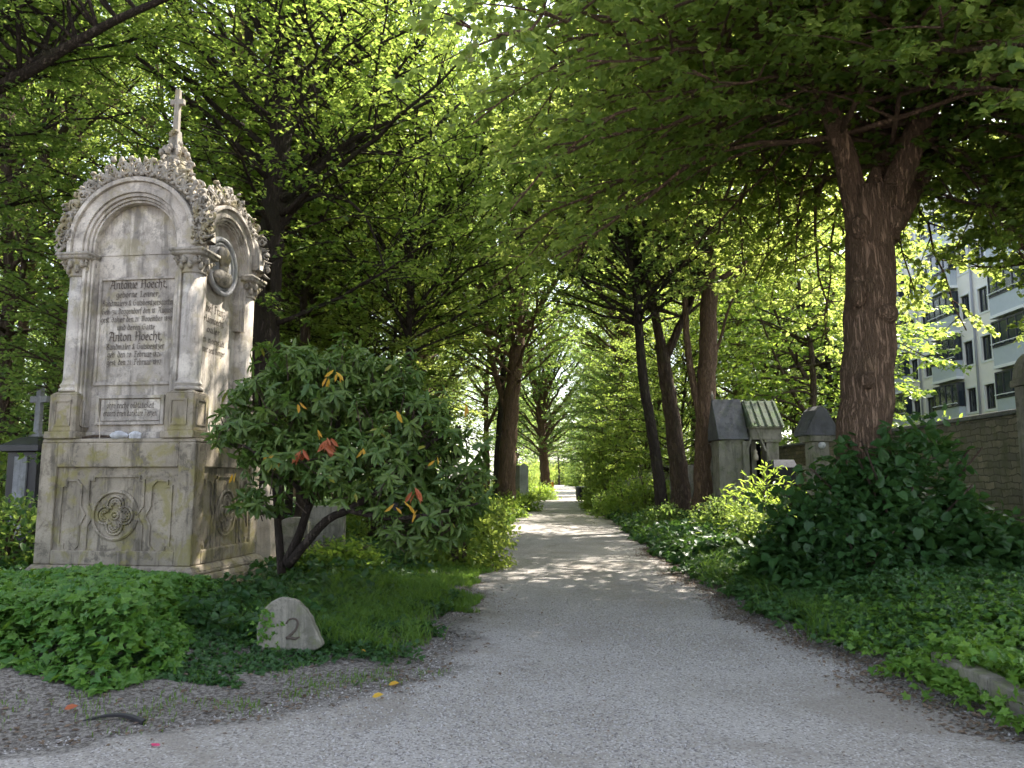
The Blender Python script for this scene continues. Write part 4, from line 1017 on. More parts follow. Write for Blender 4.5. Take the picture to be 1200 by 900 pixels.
p = at(309, 640, 12.4); dc = empty('draped_column', (p[0], 12.4, .15), 0, 'cream draped stone figure stump standing behind the right corner of the tomb', 'statue')
mb = MB(); n = 24; prof = [(.24, 0), (.22, .05), (.2, .3), (.17, .7), (.13, 1.0), (.10, 1.15), (.11, 1.25), (.05, 1.38)]
V = np.array([[(r * (1 + .14 * math.sin(7 * t + z * 1.5)) * math.cos(t), r * (1 + .14 * math.sin(7 * t + z * 1.5)) * math.sin(t), z) for t in np.linspace(0, 2 * PI, n, endpoint=False)] for r, z in prof]); k = len(prof)
i, j = np.meshgrid(np.arange(k - 1), np.arange(n), indexing='ij'); j2 = (j + 1) % n
mb.add(V.reshape(-1, 3), np.stack([i * n + j, i * n + j2, (i + 1) * n + j2, (i + 1) * n + j], -1).reshape(-1, 4)); mb.f.append(np.array([[mb.n - n + q for q in range(n)]]))
link('drapery', mb.mesh('drapery', M['cream'], True), dc)
mb = MB(); box(mb, -.3, .3, -.3, .3, -.2, .0); o = link('base', mb.mesh('base', M['cream']), dc); bevel(o)
def headstone(px, py, Y, wd, h, mat, label, top='round', rz=0, cat='headstone'):
    p = at(px, py, Y); z = float(gh(p[0], Y)); e = empty('headstone', (p[0], Y, z - .03), rz, label, cat)
    mb = MB(); box(mb, -wd / 2 - .08, wd / 2 + .08, -.17, .17, 0, .2); o = link('base', mb.mesh('base', M[mat]), e); bevel(o)
    mb = MB()
    if top == 'round': pr = [(-wd / 2, .201), (wd / 2, .201)] + [(wd / 2 * math.cos(t), h - wd / 2 * .5 + wd / 2 * .5 * math.sin(t)) for t in np.linspace(0, PI, 14)]
    elif top == 'peak': pr = [(-wd / 2, .201), (wd / 2, .201), (wd / 2, h - .18), (0, h), (-wd / 2, h - .18)]
    else: pr = [(-wd / 2, .201), (wd / 2, .201), (wd / 2, h), (-wd / 2, h)]
    prism(mb, pr, -.09, .09); s = link('slab', mb.mesh('slab', M[mat]), e); bevel(s)
    mb = MB(); frame_rect(mb, wd / 2 - .07, .34, h - .3, -.105, -.08, .03, .03, .03); link('panel_border', mb.mesh('panel_border', M[mat]), s)
    return e
headstone(380, 640, 13.5, .7, .95, 'mossy', 'grey slab headstone seen under the evergreen shrub', 'flat')
headstone(345, 640, 12.9, .5, .8, 'mossy', 'low brownish headstone beside the cream draped figure', 'round')
headstone(470, 640, 16, .8, 1.3, 'black', 'dark headstone hidden behind the evergreen shrub', 'peak')
headstone(614, 560, 46, .5, 2.6, 'marble', 'tall pale obelisk-like headstone behind the far left verge', 'peak')
headstone(605, 560, 50, .6, 2.5, 'mossy', 'brownish tall headstone beside the pale one far along the left verge', 'flat')
headstone(575, 575, 21, .7, .7, 'black', 'low dark gravestone at the left edge of the path beyond the shrub', 'flat')

# ------------------------------------------------------------------ cemetery wall and monuments on the right
WX = 7.85; WZ = 2.72
cw = empty('cemetery_wall', (WX, 9.5, 0), 0, 'long low wall of rough brown stone blocks behind the right ivy bed', 'wall')
mb = MB(); box(mb, 0, .4, 0, 70, -.1, WZ); link('masonry', mb.mesh('masonry', M['wall']), cw)
mb = MB(); box(mb, -.08, .48, -.05, 70, WZ + .001, WZ + .09, .04, 0); o = link('coping', mb.mesh('coping', M['slate']), cw); bevel(o, .012)
# tall stele cut by the right frame edge
p = at(1236, 640, 11.8); e = empty('tall_stele', (p[0] - .03, 11.8, .1), R(-3), 'tall weathered brown stone stele standing at the right end of the wall', 'grave monument')
mb = MB(); z1 = at(1190, 452, 11.8)[2] - .1; z2 = at(1190, 420, 11.8)[2] - .1
box(mb, -.34, .34, -.25, .25, 0, .5); box(mb, -.25, .25, -.2, .2, .5, z1); o = link('shaft', mb.mesh('shaft', M['mossy']), e); bevel(o, .012)
mb = MB(); box(mb, -.29, .29, -.24, .24, z1 + .001, z1 + .1); prism(mb, [(-.27, z1 + .101), (.27, z1 + .101)] + [(.27 * math.cos(t), z1 + .101 + (z2 - z1 + .02) * math.sin(t)) for t in np.linspace(0.05, PI - .05, 12)], -.2, .2)
o = link('rounded_head', mb.mesh('rounded_head', M['mossy']), e); bevel(o, .012)
mb = MB(); box(mb, -.16, .16, -.215, -.19, .8, z1 - .4); link('inscription_panel', mb.mesh('inscription_panel', M['slate']), e)
# stele with little pediment in front of the linden
Yp = 16.5; p = at(963, 640, Yp); e = empty('pediment_stele', (p[0], Yp, .15), R(12), 'slender grey stele crowned with a small pediment, left of the big trunk', 'grave monument')
za, zb_, zc_ = [at(963, q, Yp)[2] - .15 for q in (545, 511, 476)]
mb = MB(); box(mb, -.34, .34, -.28, .28, 0, .6); box(mb, -.2, .2, -.17, .17, .6, za - .1, .02, .02); o = link('shaft', mb.mesh('shaft', M['mossy']), e); bevel(o, .012)
mb = MB(); box(mb, -.26, .26, -.22, .22, za - .099, za - .02); box(mb, -.18, .18, -.16, .16, za - .019, zb_ - .12); box(mb, -.26, .26, -.22, .22, zb_ - .119, zb_, -.03, -.03); o = link('capital_block', mb.mesh('capital_block', M['mossy']), e); bevel(o)
mb = MB(); prism(mb, [(-.36, zb_ + .001), (.36, zb_ + .001), (.36, zb_ + .08), (.12, zc_ - .1), (0, zc_), (-.12, zc_ - .1), (-.36, zb_ + .08)], -.27, .27); o = link('pediment', mb.mesh('pediment', M['slate']), e); bevel(o, .012)
mb = MB(); ball(mb, (0, -.19, zb_ - .2), .075, 10, 7); link('stone_ball', mb.mesh('stone_ball', M['marble'], True), e)

# little gothic chapel tomb
Yc = 23.0; x0 = at(842, 560, Yc)[0]; sc_ = Yc / FPX
ch = empty('chapel_tomb', (x0, Yc, .15), R(3), 'narrow mossy gothic chapel tomb with steep dark and green roofs against the wall', 'chapel tomb')
def Zc(py): return at(870, py, Yc)[2] - .15
mb = MB(); box(mb, -.1, 1.95, -.15, 1.6, 0, .55); box(mb, -.04, 1.9, -.1, 1.55, .551, .7); o = link('base', mb.mesh('base', M['mossy']), ch); bevel(o, .015)
mb = MB(); z1, z2 = Zc(515), Zc(467)
box(mb, .12, .80, 0, 1.3, .701, z1); box(mb, .02, .2, -.07, .12, .701, z1 - .05); box(mb, .72, .90, -.07, .12, .701, z1 - .05); box(mb, .02, .2, 1.2, 1.4, .701, z1 - .05)
prism(mb, [(.2, z1), (.72, z1), (.46, z1 + .0001 + .001)], .0, .01)
box(mb, 1.05, 1.2, .25, 1.3, .701, z1); o = link('left_pier', mb.mesh('left_pier', M['mossy']), ch); bevel(o, .012)
mb = MB(); s = MB()
prism(s, [(-.1, z1 + .001), (1.4, z1 + .001), (.65, z2 + .05)], -.90, -.02); addrot(mb, s, PI / 2); mb.v = [v * np.array([-1, 1, 1]) * np.array([-1, 1, 1]) for v in mb.v]
o = link('left_roof', mb.mesh('left_roof', M['slate']), ch); bevel(o, .012)
mb = MB(); lathe(mb, [(.05, z2 + .02), (.03, z2 + .12), (.06, z2 + .16), (.02, z2 + .22), (.005, z2 + .3)], 10, (.05, .65)); link('finial', mb.mesh('finial', M['mossy'], True), ch)
mb = MB(); z3, z4 = Zc(500), Zc(516)
box(mb, 1.42, 1.78, -.02, .35, .701, z4 - .05); box(mb, 1.36, 1.84, -.07, .4, z4 - .049, z4 + .02); box(mb, .95, 1.86, -.08, 1.4, z4 + .021, z3 - .06); box(mb, .93, 1.9, -.14, 1.45, z3 - .059, z3)
box(mb, 1.70, 1.82, .36, 1.4, .701, z4); o = link('right_pier', mb.mesh('right_pier', M['mossy']), ch); bevel(o, .012)
mb = MB(); s = MB(); prism(s, [(-.18, z3 + .001), (1.48, z3 + .001), (.65, z2)], -1.93, -.93); addrot(mb, s, PI / 2)
for k in range(5):
    xx = 1.0 + k * .215; prism_s = MB(); prism(prism_s, [(-.19, z3 + .01), (.65, z2 + .015), (.65, z2 + .04), (-.21, z3 + .035)], -xx - .012, -xx + .012); addrot(mb, prism_s, PI / 2)
o = link('right_roof', mb.mesh('right_roof', M['copper']), ch)
mb = MB(); box(mb, .81, 1.41, .5, .62, .702, z1 - .1); link('niche_shade_slab', mb.mesh('niche_shade_slab', M['dark']), ch)  # solid slab between the piers, the niche's shade painted as its colour
mb = MB(); prism(mb, [(.80, z1 - .35), (.86, z1 - .35), (1.1, z1 + .35), (1.36, z1 - .35), (1.42, z1 - .35), (1.1, z1 + .52)], -.1, .1); o = link('pointed_gable', mb.mesh('pointed_gable', M['mossy']), ch)
mb = MB(); lathe(mb, [(.02, z1 - .62), (.07, z1 - .6), (.08, z1 - .5), (.04, z1 - .4), (.05, z1 - .34), (.01, z1 - .28)], 10, (1.1, -.02)); link('lantern', mb.mesh('lantern', M['cream'], True), ch)
# dark tomb with bluish roof beside it
Yd = 22; p = at(921, 560, Yd); e = empty('dark_tomb', (p[0], Yd, .1), 0, 'dark narrow tomb with a bluish lean-to roof right of the chapel tomb', 'grave monument')
zz = at(921, 548, Yd)[2] - .1; mb = MB(); box(mb, -.28, .28, 0, .8, 0, zz); o = link('body', mb.mesh('body', M['black']), e); bevel(o)
mb = MB(); box(mb, -.33, .33, -.06, .86, zz + .001, zz + .22, .05, .2); o = link('roof', mb.mesh('roof', M['slate']), e); bevel(o)
for (px, Y, wd, h, mat, lab, top) in ((800, 28, .9, 1.9, 'mossy', 'mossy flat topped headstone left of the reddish trunk', 'flat'), (768, 30, .6, 1.7, 'cream', 'pale narrow headstone behind the dark ivy trunk', 'round'),
                                 (752, 33, .8, 1.6, 'mossy', 'mossy round topped headstone left of the dark ivy trunk', 'round'), (738, 37, .7, 1.5, 'stoneblue', 'grey peaked headstone beside the thin straight trunk', 'peak'),
                                 (1050, 13.5, .8, 1.7, 'mossy', 'mossy headstone buried in the big leaved bush by the wall', 'peak')):
    headstone(px, 570, Y, wd, h, mat, lab, top)
# kerb block at the near right
a, b = gpt(1092, 800), gpt(1240, 880); L = math.hypot(b[0] - a[0], b[1] - a[1]); ang = math.atan2(b[1] - a[1], b[0] - a[0])
kb = empty('kerb_stone', (a[0], a[1], 0), ang, 'brown concrete kerb block half buried under ivy at the near right corner', 'kerb stone')
mb = MB(); box(mb, 0, L * .52, 0, .14, -.1, .24); o = link('block', mb.mesh('block', M['mossy']), kb); bevel(o, .015); o['label'] = 'upper left kerb block under ivy'
mb = MB(); box(mb, L * .52 + .012, L * 1.3, 0, .14, -.1, .235); o = link('block', mb.mesh('block', M['mossy']), kb); bevel(o, .015)
t = rg.random(900); o_ = -.12 + .5 * rg.random(900); q = t * 1.15
x = a[0] + (b[0] - a[0]) * q - math.sin(ang) * o_; y = a[1] + (b[1] - a[1]) * q + math.cos(ang) * o_
k = ((q < .36) | (q > .62) & (rg.random(900) < .35) | (o_ > .12)) & (rg.random(900) < .9); x, y, o_ = x[k], y[k], o_[k]
ivy_patch('ivy_bed', 'ivy shoots hanging over the brown kerb block', np.stack([x, y], 1), np.where(o_ < 0, .06 + .22 * rg.random(len(x)), .27 + .10 * rg.random(len(x))), .085 * (.6 + .6 * rg.random(len(x))), 'ivy', .5, .6, seed=61, face=.6)
# ivy creeping up the numbered stone
n_ = 60; x = sp[0] - .17 + .07 * rg.normal(size=n_); z = sz + .03 + .36 * rg.random(n_); y = np.full(n_, sp[1] - .10) + .02 * rg.normal(size=n_)
ivy_patch('ivy_sprig', 'ivy sprig climbing the left half of the numbered stone', np.stack([x, y], 1), z, .045 * (.6 + .7 * rg.random(n_)), 'ivy', .3, .2, seed=62, face=1.2)
# litter bin / benches by the far path
p = at(681, 570, 58); e = empty('litter_bin', (p[0], 58, 0), 0, 'dark bin standing at the right edge of the path far away', 'litter bin')
mb = MB(); lathe(mb, [(.38, .1), (.42, .9), (.45, .95), (.45, 1.05), (.3, 1.12)], 14); link('body', mb.mesh('body', M['black'], False), e)
mb = MB(); box(mb, -.05, .05, -.05, .05, 0, .12); link('foot', mb.mesh('foot', M['black']), e)
p = at(646, 560, 105); e = empty('gate_post', (p[0], 105, 0), 0, 'orange post at the far end of the path', 'post')
mb = MB(); box(mb, -.3, .3, -.3, .3, 0, 1.3); o = link('shaft', mb.mesh('shaft', M['orange']), e); mb = MB(); box(mb, -.36, .36, -.36, .36, 1.301, 1.5, .1, .1); link('cap', mb.mesh('cap', M['cream']), e)

# ------------------------------------------------------------------ apartment building behind the wall
BX = 26.0
bd = empty('apartment_building', (BX, 40, 0), 0, 'pale plastered apartment block with glazed bays and dark windows behind the wall on the right', 'building')
per_, rows = 8.4, [3.6, 6.6, 9.6, 12.6, 15.6, 18.6]
y0, y1, ztop = -10.0, 49.0, 21.5
wins = []
bays = []
k = 0; yy = 0
base = 5.6     # local y of the first bay centre (world 45.2)
nb = 6
for k in range(-1, nb):
    yc = 5.2 + k * 7.6
    bays.append(yc); wins += [yc + 3.1, yc + 4.9 + .3]
ys = sorted({y0, y1} | {round(w_ - .55, 3) for w_ in wins} | {round(w_ + .55, 3) for w_ in wins}); ys = [v for v in ys if y0 <= v <= y1]
zs = sorted({0, ztop} | {z - .75 for z in rows} | {z + .75 for z in rows})
mb = MB()
def iswin(a, b, c, d):
    return any(abs((a + b) / 2 - w_) < .3 for w_ in wins) and any(abs((c + d) / 2 - z) < .3 for z in rows)
for a, b in zip(ys[:-1], ys[1:]):
    for c, d in zip(zs[:-1], zs[1:]):
        if iswin(a, b, c, d):
            for q in ([(0, a, c), (.2, a, c), (.2, a, d), (0, a, d)], [(0, b, c), (0, b, d), (.2, b, d), (.2, b, c)], [(0, a, c), (0, b, c), (.2, b, c), (.2, a, c)], [(0, a, d), (.2, a, d), (.2, b, d), (0, b, d)]): mb.add(q, [[0, 1, 2, 3]])
        else: mb.add([(0, a, c), (0, b, c), (0, b, d), (0, a, d)], [[0, 3, 2, 1]])
box(mb, .3, 12, y0, y1, 0, ztop); mb.add([(0, y0, 0), (.3, y0, 0), (.3, y0, ztop), (0, y0, ztop)], [[0, 1, 2, 3]]); mb.add([(0, y0, ztop), (.3, y0, ztop), (.3, y1, ztop), (0, y1, ztop)], [[0, 1, 2, 3]])
link('wall', mb.mesh('wall', M['render']), bd)
mb = MB(); box(mb, -.5, 12.5, y0 - .3, y1 + .3, ztop + .002, ztop + .35); s = MB(); prism(s, [(-.5, ztop + .36), (12.5, ztop + .36), (6, ztop + 3.5)], -y1, -y0); 
link('roof', mb.mesh('roof', M['slate']), bd)
def fr_(mb, x, a, b, c, d, t, dep, bars=()):
    box(mb, x, x + dep, a, a + t, c, d); box(mb, x, x + dep, b - t, b, c, d); box(mb, x, x + dep, a + t, b - t, c, c + t); box(mb, x, x + dep, a + t, b - t, d - t, d)
    for q in bars: box(mb, x, x + dep, a + (b - a) * q - t / 2, a + (b - a) * q + t / 2, c + t, d - t)
mb = MB(); fr_(mb, .1, -.55, .55, -.75, .75, .08, .07, (.5,)); wf = mb.mesh('window', M['darkframe'])
mb = MB(); mb.add([(.14, -.47, -.67), (.14, .47, -.67), (.14, .47, .67), (.14, -.47, .67)], [[0, 3, 2, 1]]); wg = mb.mesh('pane', M['glass'])
mb = MB(); fr_(mb, -.03, -.68, .68, -.88, .88, .12, .029); ws = mb.mesh('surround', M['white'])
mb = MB(); mb.add([(.13, .05, -.6), (.13, .45, -.6), (.13, .45, .6), (.13, .05, .6)], [[0, 3, 2, 1]]); wc = mb.mesh('curtain', M['white'])
def lk(name, me, par, loc):
    o = bpy.data.objects.new(name, me); COL.objects.link(o); o.parent = par; o.location = loc; return o
for w_ in wins:
    if not y0 + 1 < w_ < y1 - 1: continue
    for z in rows:
        o = lk('window', wf, bd, (0, w_, z)); lk('pane', wg, o, (0, 0, 0)); lk('surround', ws, o, (0, 0, 0))
        if RNG.random() < .35: lk('curtain', wc, o, (.03, 0, 0))
# bays
mb = MB(); box(mb, -.5, 0, -1.68, 1.68, -1.55, -1.38); slab = mb.mesh('bay', M['white'])
mb = MB(); box(mb, -.45, -.02, -1.6, 1.6, -1.379, -.32); pn = mb.mesh('bay_parapet', M['greypanel'])
mb = MB(); fr_(mb, -.47, -1.63, 1.63, -.319, 1.25, .09, .07, (.25, .5, .75))
for yy in (-1.63, 1.56): 
    s = MB(); fr_(s, yy, -0.001, .46, -.319, 1.25, .06, .07); 
    for v in s.v: mb.v.append(np.stack([-v[:, 1], v[:, 0], v[:, 2]], 1))
    for f in s.f: mb.f.append(f + mb.n)
    mb.r += s.r; mb.n += s.n
bf = mb.mesh('bay_glazing', M['darkframe'])
mb = MB(); box(mb, -.43, -.03, -1.56, 1.56, -.31, 1.24); bg_ = mb.mesh('bay_glass', M['glass'])
mb = MB(); tube(mb, [(-.56, -1.6, -.1), (-.56, 1.6, -.1)], .03, 6); 
for yy in (-1.5, -.5, .5, 1.5): box(mb, -.57, -.45, yy - .02, yy + .02, -.14, -.1)
rl_ = mb.mesh('bay_rail', M['white'])
for yc in bays:
    if not y0 + 1.8 < yc < y1 - 1.8: continue
    for z in rows:
        o = lk('bay', slab, bd, (0, yc, z)); lk('bay_parapet', pn, o, (0, 0, 0)); lk('bay_glazing', bf, o, (0, 0, 0)); lk('bay_glass', bg_, o, (0, 0, 0)); lk('bay_rail', rl_, o, (0, 0, 0))
    mb = MB(); tube(mb, [(-.1, 0, .2), (-.1, 0, ztop)], .07, 8); lk('downpipe', mb.mesh('downpipe', M['pipe'], True), bd, (0, yc + 4.15, 0))

# ------------------------------------------------------------------ trees
# the big linden on the right
LY = 11.4
def T(px, py, Y=LY): return at(px, py, Y)
lb = T(1014, 690); lb = np.array([lb[0], LY, 0.05])
def loc_(pts, o): return [np.asarray(p) - o for p in pts]
trunk = loc_([lb, T(1014, 560), T(1014, 450), T(1020, 340), T(1022, 260), T(1024, 226)], lb)
limbs = [(trunk, .40, .33), (loc_([T(1023, 245), T(1025, 224), T(1027, 198)], lb), .335, .05),
         (loc_([T(1010, 275), T(996, 210), T(984, 160), T(962, 100, LY - .4), T(905, 60, LY - 1), T(850, 0, LY - 2)], lb), .22, .06),
         (loc_([T(1032, 280), T(1052, 205), T(1084, 138), T(1120, 60, LY - .3), T(1150, -40, LY - .6), T(1160, -200, LY - .8)], lb), .25, .06),
         (loc_([T(1030, 240, LY + .1), T(1040, 170, LY + .7), T(1045, 60, LY + 1.5), T(1020, -120, LY + 2)], lb), .24, .07),
         (loc_([T(1046, 260, LY + .1), T(1075, 215, LY + .6), T(1110, 150, LY + 1.5), T(1180, 60, LY + 3)], lb), .2, .04)]
def keepf(tip):
    wx, wy, wz = tip + lb
    return wx > -1.5 and wy > 4.2
def floorf(p):
    wx, wy, wz = p + lb
    f = 4.7 - .7 * float(sstep(wx, 5.0, 6.8)) + .8 * float(sstep(wy, 11, 14)) * float(1 - sstep(wx, 4.5, 6)) - .5 * float(sstep(wy, 5, 10) - sstep(wy, 10, 12)) * float(1 - sstep(wx, 0, 3))
    return f - .05
ld = grow(limbs, 5.2, 13.0, 7.4, 250, zcand=6.5, rlo=.4, rsp=.75, pr=.6, keep=keepf, floor=floorf, leaf=.085, lpt=22, kind='heart', mats=('barkbig', 'linden'), seed=4, sides=30, spacing2=.55, spacing3=.36, droop=.5, lump=.03,
          profile=lambda u: math.sqrt(max(.05, 1 - ((u - .22) / .95) ** 2)), centre=[-.8, -.8])
e = put_tree(ld, lb, 'massive old linden with ridged brown bark forking into heavy limbs, right of the path', 'tree', name='linden_tree')
# burls
mb = MB()
for (px, py, dy, r) in ((1028, 372, -.24, (.20, .16, .17)), (1005, 450, -.38, (.10, .08, .12)), (996, 350, -.3, (.12, .1, .2)), (1040, 262, -.2, (.15, .14, .22)), (1003, 272, -.22, (.14, .12, .2))):
    p = T(px, py) - lb; mb = MB(); ball(mb, (p[0], p[1] + dy, p[2]), r, 18, 12, .1); link('burl', mb.mesh('burl', M['barkbig'], True), e)

# generic trees --------------------------------------------------------
def generic(seed, H, zlo, rmax, r0, nprim, leaf, lpt, mats, kind='quad', fork=True, **kw):
    rg = np.random.default_rng(seed); top = np.array([rg.normal() * .5, rg.normal() * .5, H * .8])
    limbs = [([(0, 0, -.15), (rg.normal() * .08, rg.normal() * .08, H * .2), (rg.normal() * .25, rg.normal() * .25, H * .45), top], r0, r0 * .22)]
    if fork:
        for k in range(3):
            a = rg.random() * 6.28; z = H * (.28 + .12 * k); L = H * .3
            limbs.append(([(0, 0, z), (L * .3 * math.cos(a), L * .3 * math.sin(a), z + L * .4), (L * .55 * math.cos(a), L * .55 * math.sin(a), z + L)], r0 * .5, r0 * .12))
    return grow(limbs, zlo, H, rmax, nprim, leaf, lpt, kind, mats, seed, 12, centre=[0, 0], **kw)
TA = generic(101, 18, 5.6, 5.2, .28, 58, .12, 13, ('bark', 'beech'), spacing2=.6, spacing3=.42, rise=.55)
TB = generic(102, 20, 6.5, 5.6, .32, 60, .12, 13, ('barkred', 'maple'), spacing2=.6, spacing3=.42, rise=.55)
TC = generic(103, 9, 1.6, 3.4, .13, 46, .11, 18, ('barkdark', 'beech'), fork=False, spacing2=.45, spacing3=.34)
TD = generic(104, 8, 1.0, 3.2, .12, 46, .11, 18, ('bark', 'maple'), fork=False, spacing2=.45, spacing3=.34)
TE = generic(105, 16, 1.5, 5.0, .25, 70, .20, 9, ('barkdark', 'maple'), twigs=False, spacing2=.7, spacing3=.5)
TF = generic(106, 12, 1.0, 4.4, .2, 60, .19, 9, ('bark', 'pale'), twigs=False, spacing2=.7, spacing3=.5)

# specific trees whose trunks can be pointed at
def special(name, px, py, Y, pl, zlo, H, rmax, r0, nprim, leaf, lpt, mats, label, seed, extra=(), kind='quad', group=None, **kw):
    b = at(px, py, Y); b[2] = float(gh(b[0], Y)) - .05; b = np.array([b[0], Y, b[2]])
    limbs = [(loc_([b] + [at(a_, c_, Y + (d_[0] if d_ else 0)) for a_, c_, *d_ in pl], b), r0[0], r0[1])]
    for pts, ra, rb_ in extra: limbs.append((loc_([at(a_, c_, Y + (d_[0] if d_ else 0)) for a_, c_, *d_ in pts], b), ra, rb_))
    dt = grow(limbs, zlo, H, rmax, nprim, leaf, lpt, kind, mats, seed, 16, rise=kw.pop('rise', .5), centre=kw.pop('centre', [0, 0]), **kw)
    return put_tree(dt, b, label, group=group, name=name)
special('tree', 312, 640, 16.5, [(310, 480), (312, 380), (320, 250), (330, 140), (338, 60), (345, -60, .5)], 5.2, 17, 5.5, (.36, .2), 80, .12, 13, ('barkdark', 'beech'),
        'tall dark trunked tree with long bare limbs, close behind the tomb', 201,
        [([(322, 235), (345, 228, -.2), (400, 170, -.5), (440, 150, -.6), (520, 110, -.8)], .11, .03), ([(318, 260), (380, 175, .3), (430, 178, .5), (480, 180, .6), (540, 120, .8)], .10, .03),
         ([(328, 150), (300, 90, .2), (290, 30, .4), (285, -50, .6)], .14, .06), ([(335, 90), (352, 40, 0), (360, 0, 0), (370, -80, 0)], .16, .07),
         ([(320, 280), (360, 225, -.2), (420, 235, -.3), (445, 290, -.3), (455, 340, -.2)], .06, .015)], spacing2=.6, spacing3=.4)
special('tree', 592, 575, 34, [(595, 520), (601, 460), (607, 400), (606, 330), (610, 270, .5), (620, 180, 1)], 6.2, 21, 6.0, (.42, .2), 66, .17, 12, ('barkred', 'maple'),
        'stout reddish brown forked tree at the left edge of the path in mid distance', 202,
        [([(596, 490), (585, 455), (578, 430), (570, 380, 1), (560, 300, 1)], .16, .06), ([(606, 400), (640, 350, -1), (665, 300, -1)], .14, .05)], spacing2=.65, spacing3=.45)
special('tree', 580, 570, 38, [(585, 500), (590, 440), (588, 380), (580, 300)], 7, 18, 4.5, (.2, .1), 40, .18, 9, ('barkdark', 'beech'), 'slender dark trunk just behind the stout forked tree on the left', 203, spacing2=.7, spacing3=.5)
special('tree', 826, 620, 24.5, [(826, 520), (829, 420), (831, 330), (834, 240), (838, 120)], 7.5, 21, 6.2, (.36, .2), 70, .125, 15, ('barkred', 'beech'),
        'straight reddish trunk with a side stem rising on its left, beside the chapel tomb', 204, [([(822, 500), (815, 460), (806, 420), (803, 360), (800, 270, .3), (790, 200, .5)], .14, .05),
        ([(833, 420), (845, 400), (850, 370, -.3), (880, 300, -1)], .06, .02)], spacing2=.6, spacing3=.42)
special('tree', 800, 612, 25.5, [(796, 560), (789, 500), (781, 450), (778, 410)], 7.0, 18, 5.2, (.34, .22), 56, .14, 12, ('bark', 'beech'),
        'forked grey brown trunk standing between the dark trunk and the reddish one', 205, [([(778, 420), (770, 380), (762, 340), (755, 290), (745, 220, .5)], .18, .06), ([(779, 420), (795, 385), (812, 350), (822, 290, .5), (830, 220, .5)], .16, .06)],
        centre=[-.8, 0], spacing2=.6, spacing3=.42)
special('tree', 777, 610, 23.5, [(772, 560), (765, 510), (756, 460), (750, 410), (745, 330), (735, 250)], 6.4, 15, 4.5, (.2, .1), 46, .14, 12, ('barkdark', 'maple'),
        'thin leaning trunk wrapped in dark ivy, right of the path', 206, centre=[-1, 0], spacing2=.6, spacing3=.42)
special('tree', 730, 600, 44, [(729, 520), (729, 430), (730, 350)], 8, 20, 5, (.2, .14), 44, .2, 10, ('barkred', 'beech'), 'thin straight sunlit trunk behind the bushes right of the path', 207, spacing2=.7, spacing3=.5)
special('tree', 355, 600, 24, [(356, 480), (357, 380), (358, 290), (362, 200)], 7, 17, 5, (.22, .12), 48, .15, 12, ('bark', 'beech'), 'middle sized straight trunk behind the tomb, right of the dark one', 208, spacing2=.6, spacing3=.45)
special('tree', 478, 600, 22, [(479, 500), (479, 400), (481, 300), (483, 230)], 5.5, 15, 5, (.13, .08), 48, .14, 12, ('barkdark', 'beech'), 'slim black trunk rising behind the evergreen shrub', 209,
        [([(479, 400), (455, 340), (440, 300)], .05, .02), ([(479, 380), (510, 330), (540, 300)], .05, .02)], spacing2=.6, spacing3=.42)
special('tree', 640, 572, 72, [(638, 545), (634, 500), (632, 450)], 4, 20, 6, (.5, .3), 50, .26, 9, ('barkred', 'maple'), 'broad ivy clad trunk far along the left side of the path', 210, spacing2=.8, spacing3=.55)
# overhanging tree outside the frame at the left, only its limb and leaves reach in
special('tree', -260, 700, 11.5, [(-250, 400), (-200, 200), (-150, 60), (-120, -100)], 5.6, 14, 5.0, (.32, .2), 75, .11, 18, ('barkdark', 'maple'), 'tree at the far left whose dark limb reaches over the tomb', 211,
        [([(-190, 200), (-60, 130), (30, 88), (75, 58), (120, 30), (210, -10)], .16, .05), ([(0, 100), (60, 55), (110, 52)], .06, .02)], spacing2=.6, spacing3=.4)

special('tree', 1450, 700, 11.2, [(1440, 400), (1435, 200), (1430, 50)], 4.9, 12, 4.4, (.26, .16), 130, .09, 26, ('bark', 'linden'), 'tree beyond the wall at the far right whose leafy twigs hang before the building', 212, kind='heart', spacing2=.5, spacing3=.35, droop=.45)
# background planting
rg = np.random.default_rng(77)
def spots(xa, xb, ya, yb, n, dmin, ok=lambda x, y: True):
    out = []
    for _ in range(n * 60):
        x, y = rg.uniform(xa, xb), rg.uniform(ya, yb)
        if ok(x, y) and all(math.hypot(x - a, y - b) > dmin for a, b in out): out.append((x, y))
        if len(out) >= n: break
    return out
LAB = {id(TA): 'tall broad leaved tree with greyish trunk', id(TB): 'tall maple-like tree with brown trunk', id(TC): 'small bushy bright green understorey tree', id(TD): 'small dense darker green understorey tree', id(TE): 'dense tree leafy almost to the ground', id(TF): 'pale yellow green sunlit tree'}
def plant(kinds, sp, where, grp):
    for (x, y) in sp:
        d = kinds[rg.integers(len(kinds))]; s = .85 + .4 * rg.random()
        put_tree(d, (x, y, float(gh(x, y)) - .03), LAB[id(d)] + ' ' + where, 'tree', grp, rg.random() * 6.28, (s, s, s * (.9 + .2 * rg.random())))
away = lambda x, y: math.hypot(x - MX, y - MY) > 4.2 and (y > 17.5 or abs(x + .376 * y) > 3.4)
plant([TA, TB, TA], spots(-24, -6, 19, 48, 13, 5.5), 'in the wood on the left', 'trees in the left wood')
plant([TC, TD], spots(-22, -5.5, 15, 34, 9, 4.2, away), 'under the tall trees on the left', 'understorey trees on the left')
plant([TA, TB, TE], spots(-60, -5, 50, 110, 20, 8), 'far back in the left wood', 'far trees in the left wood')
plant([TC, TD, TE], spots(-50, -24, 18, 52, 7, 8), 'deep in the wood at far left', 'trees deep at the left')
plant([TC, TD], spots(3.9, 7.2, 34, 60, 4, 5), 'between path and wall on the right', 'understorey trees on the right')
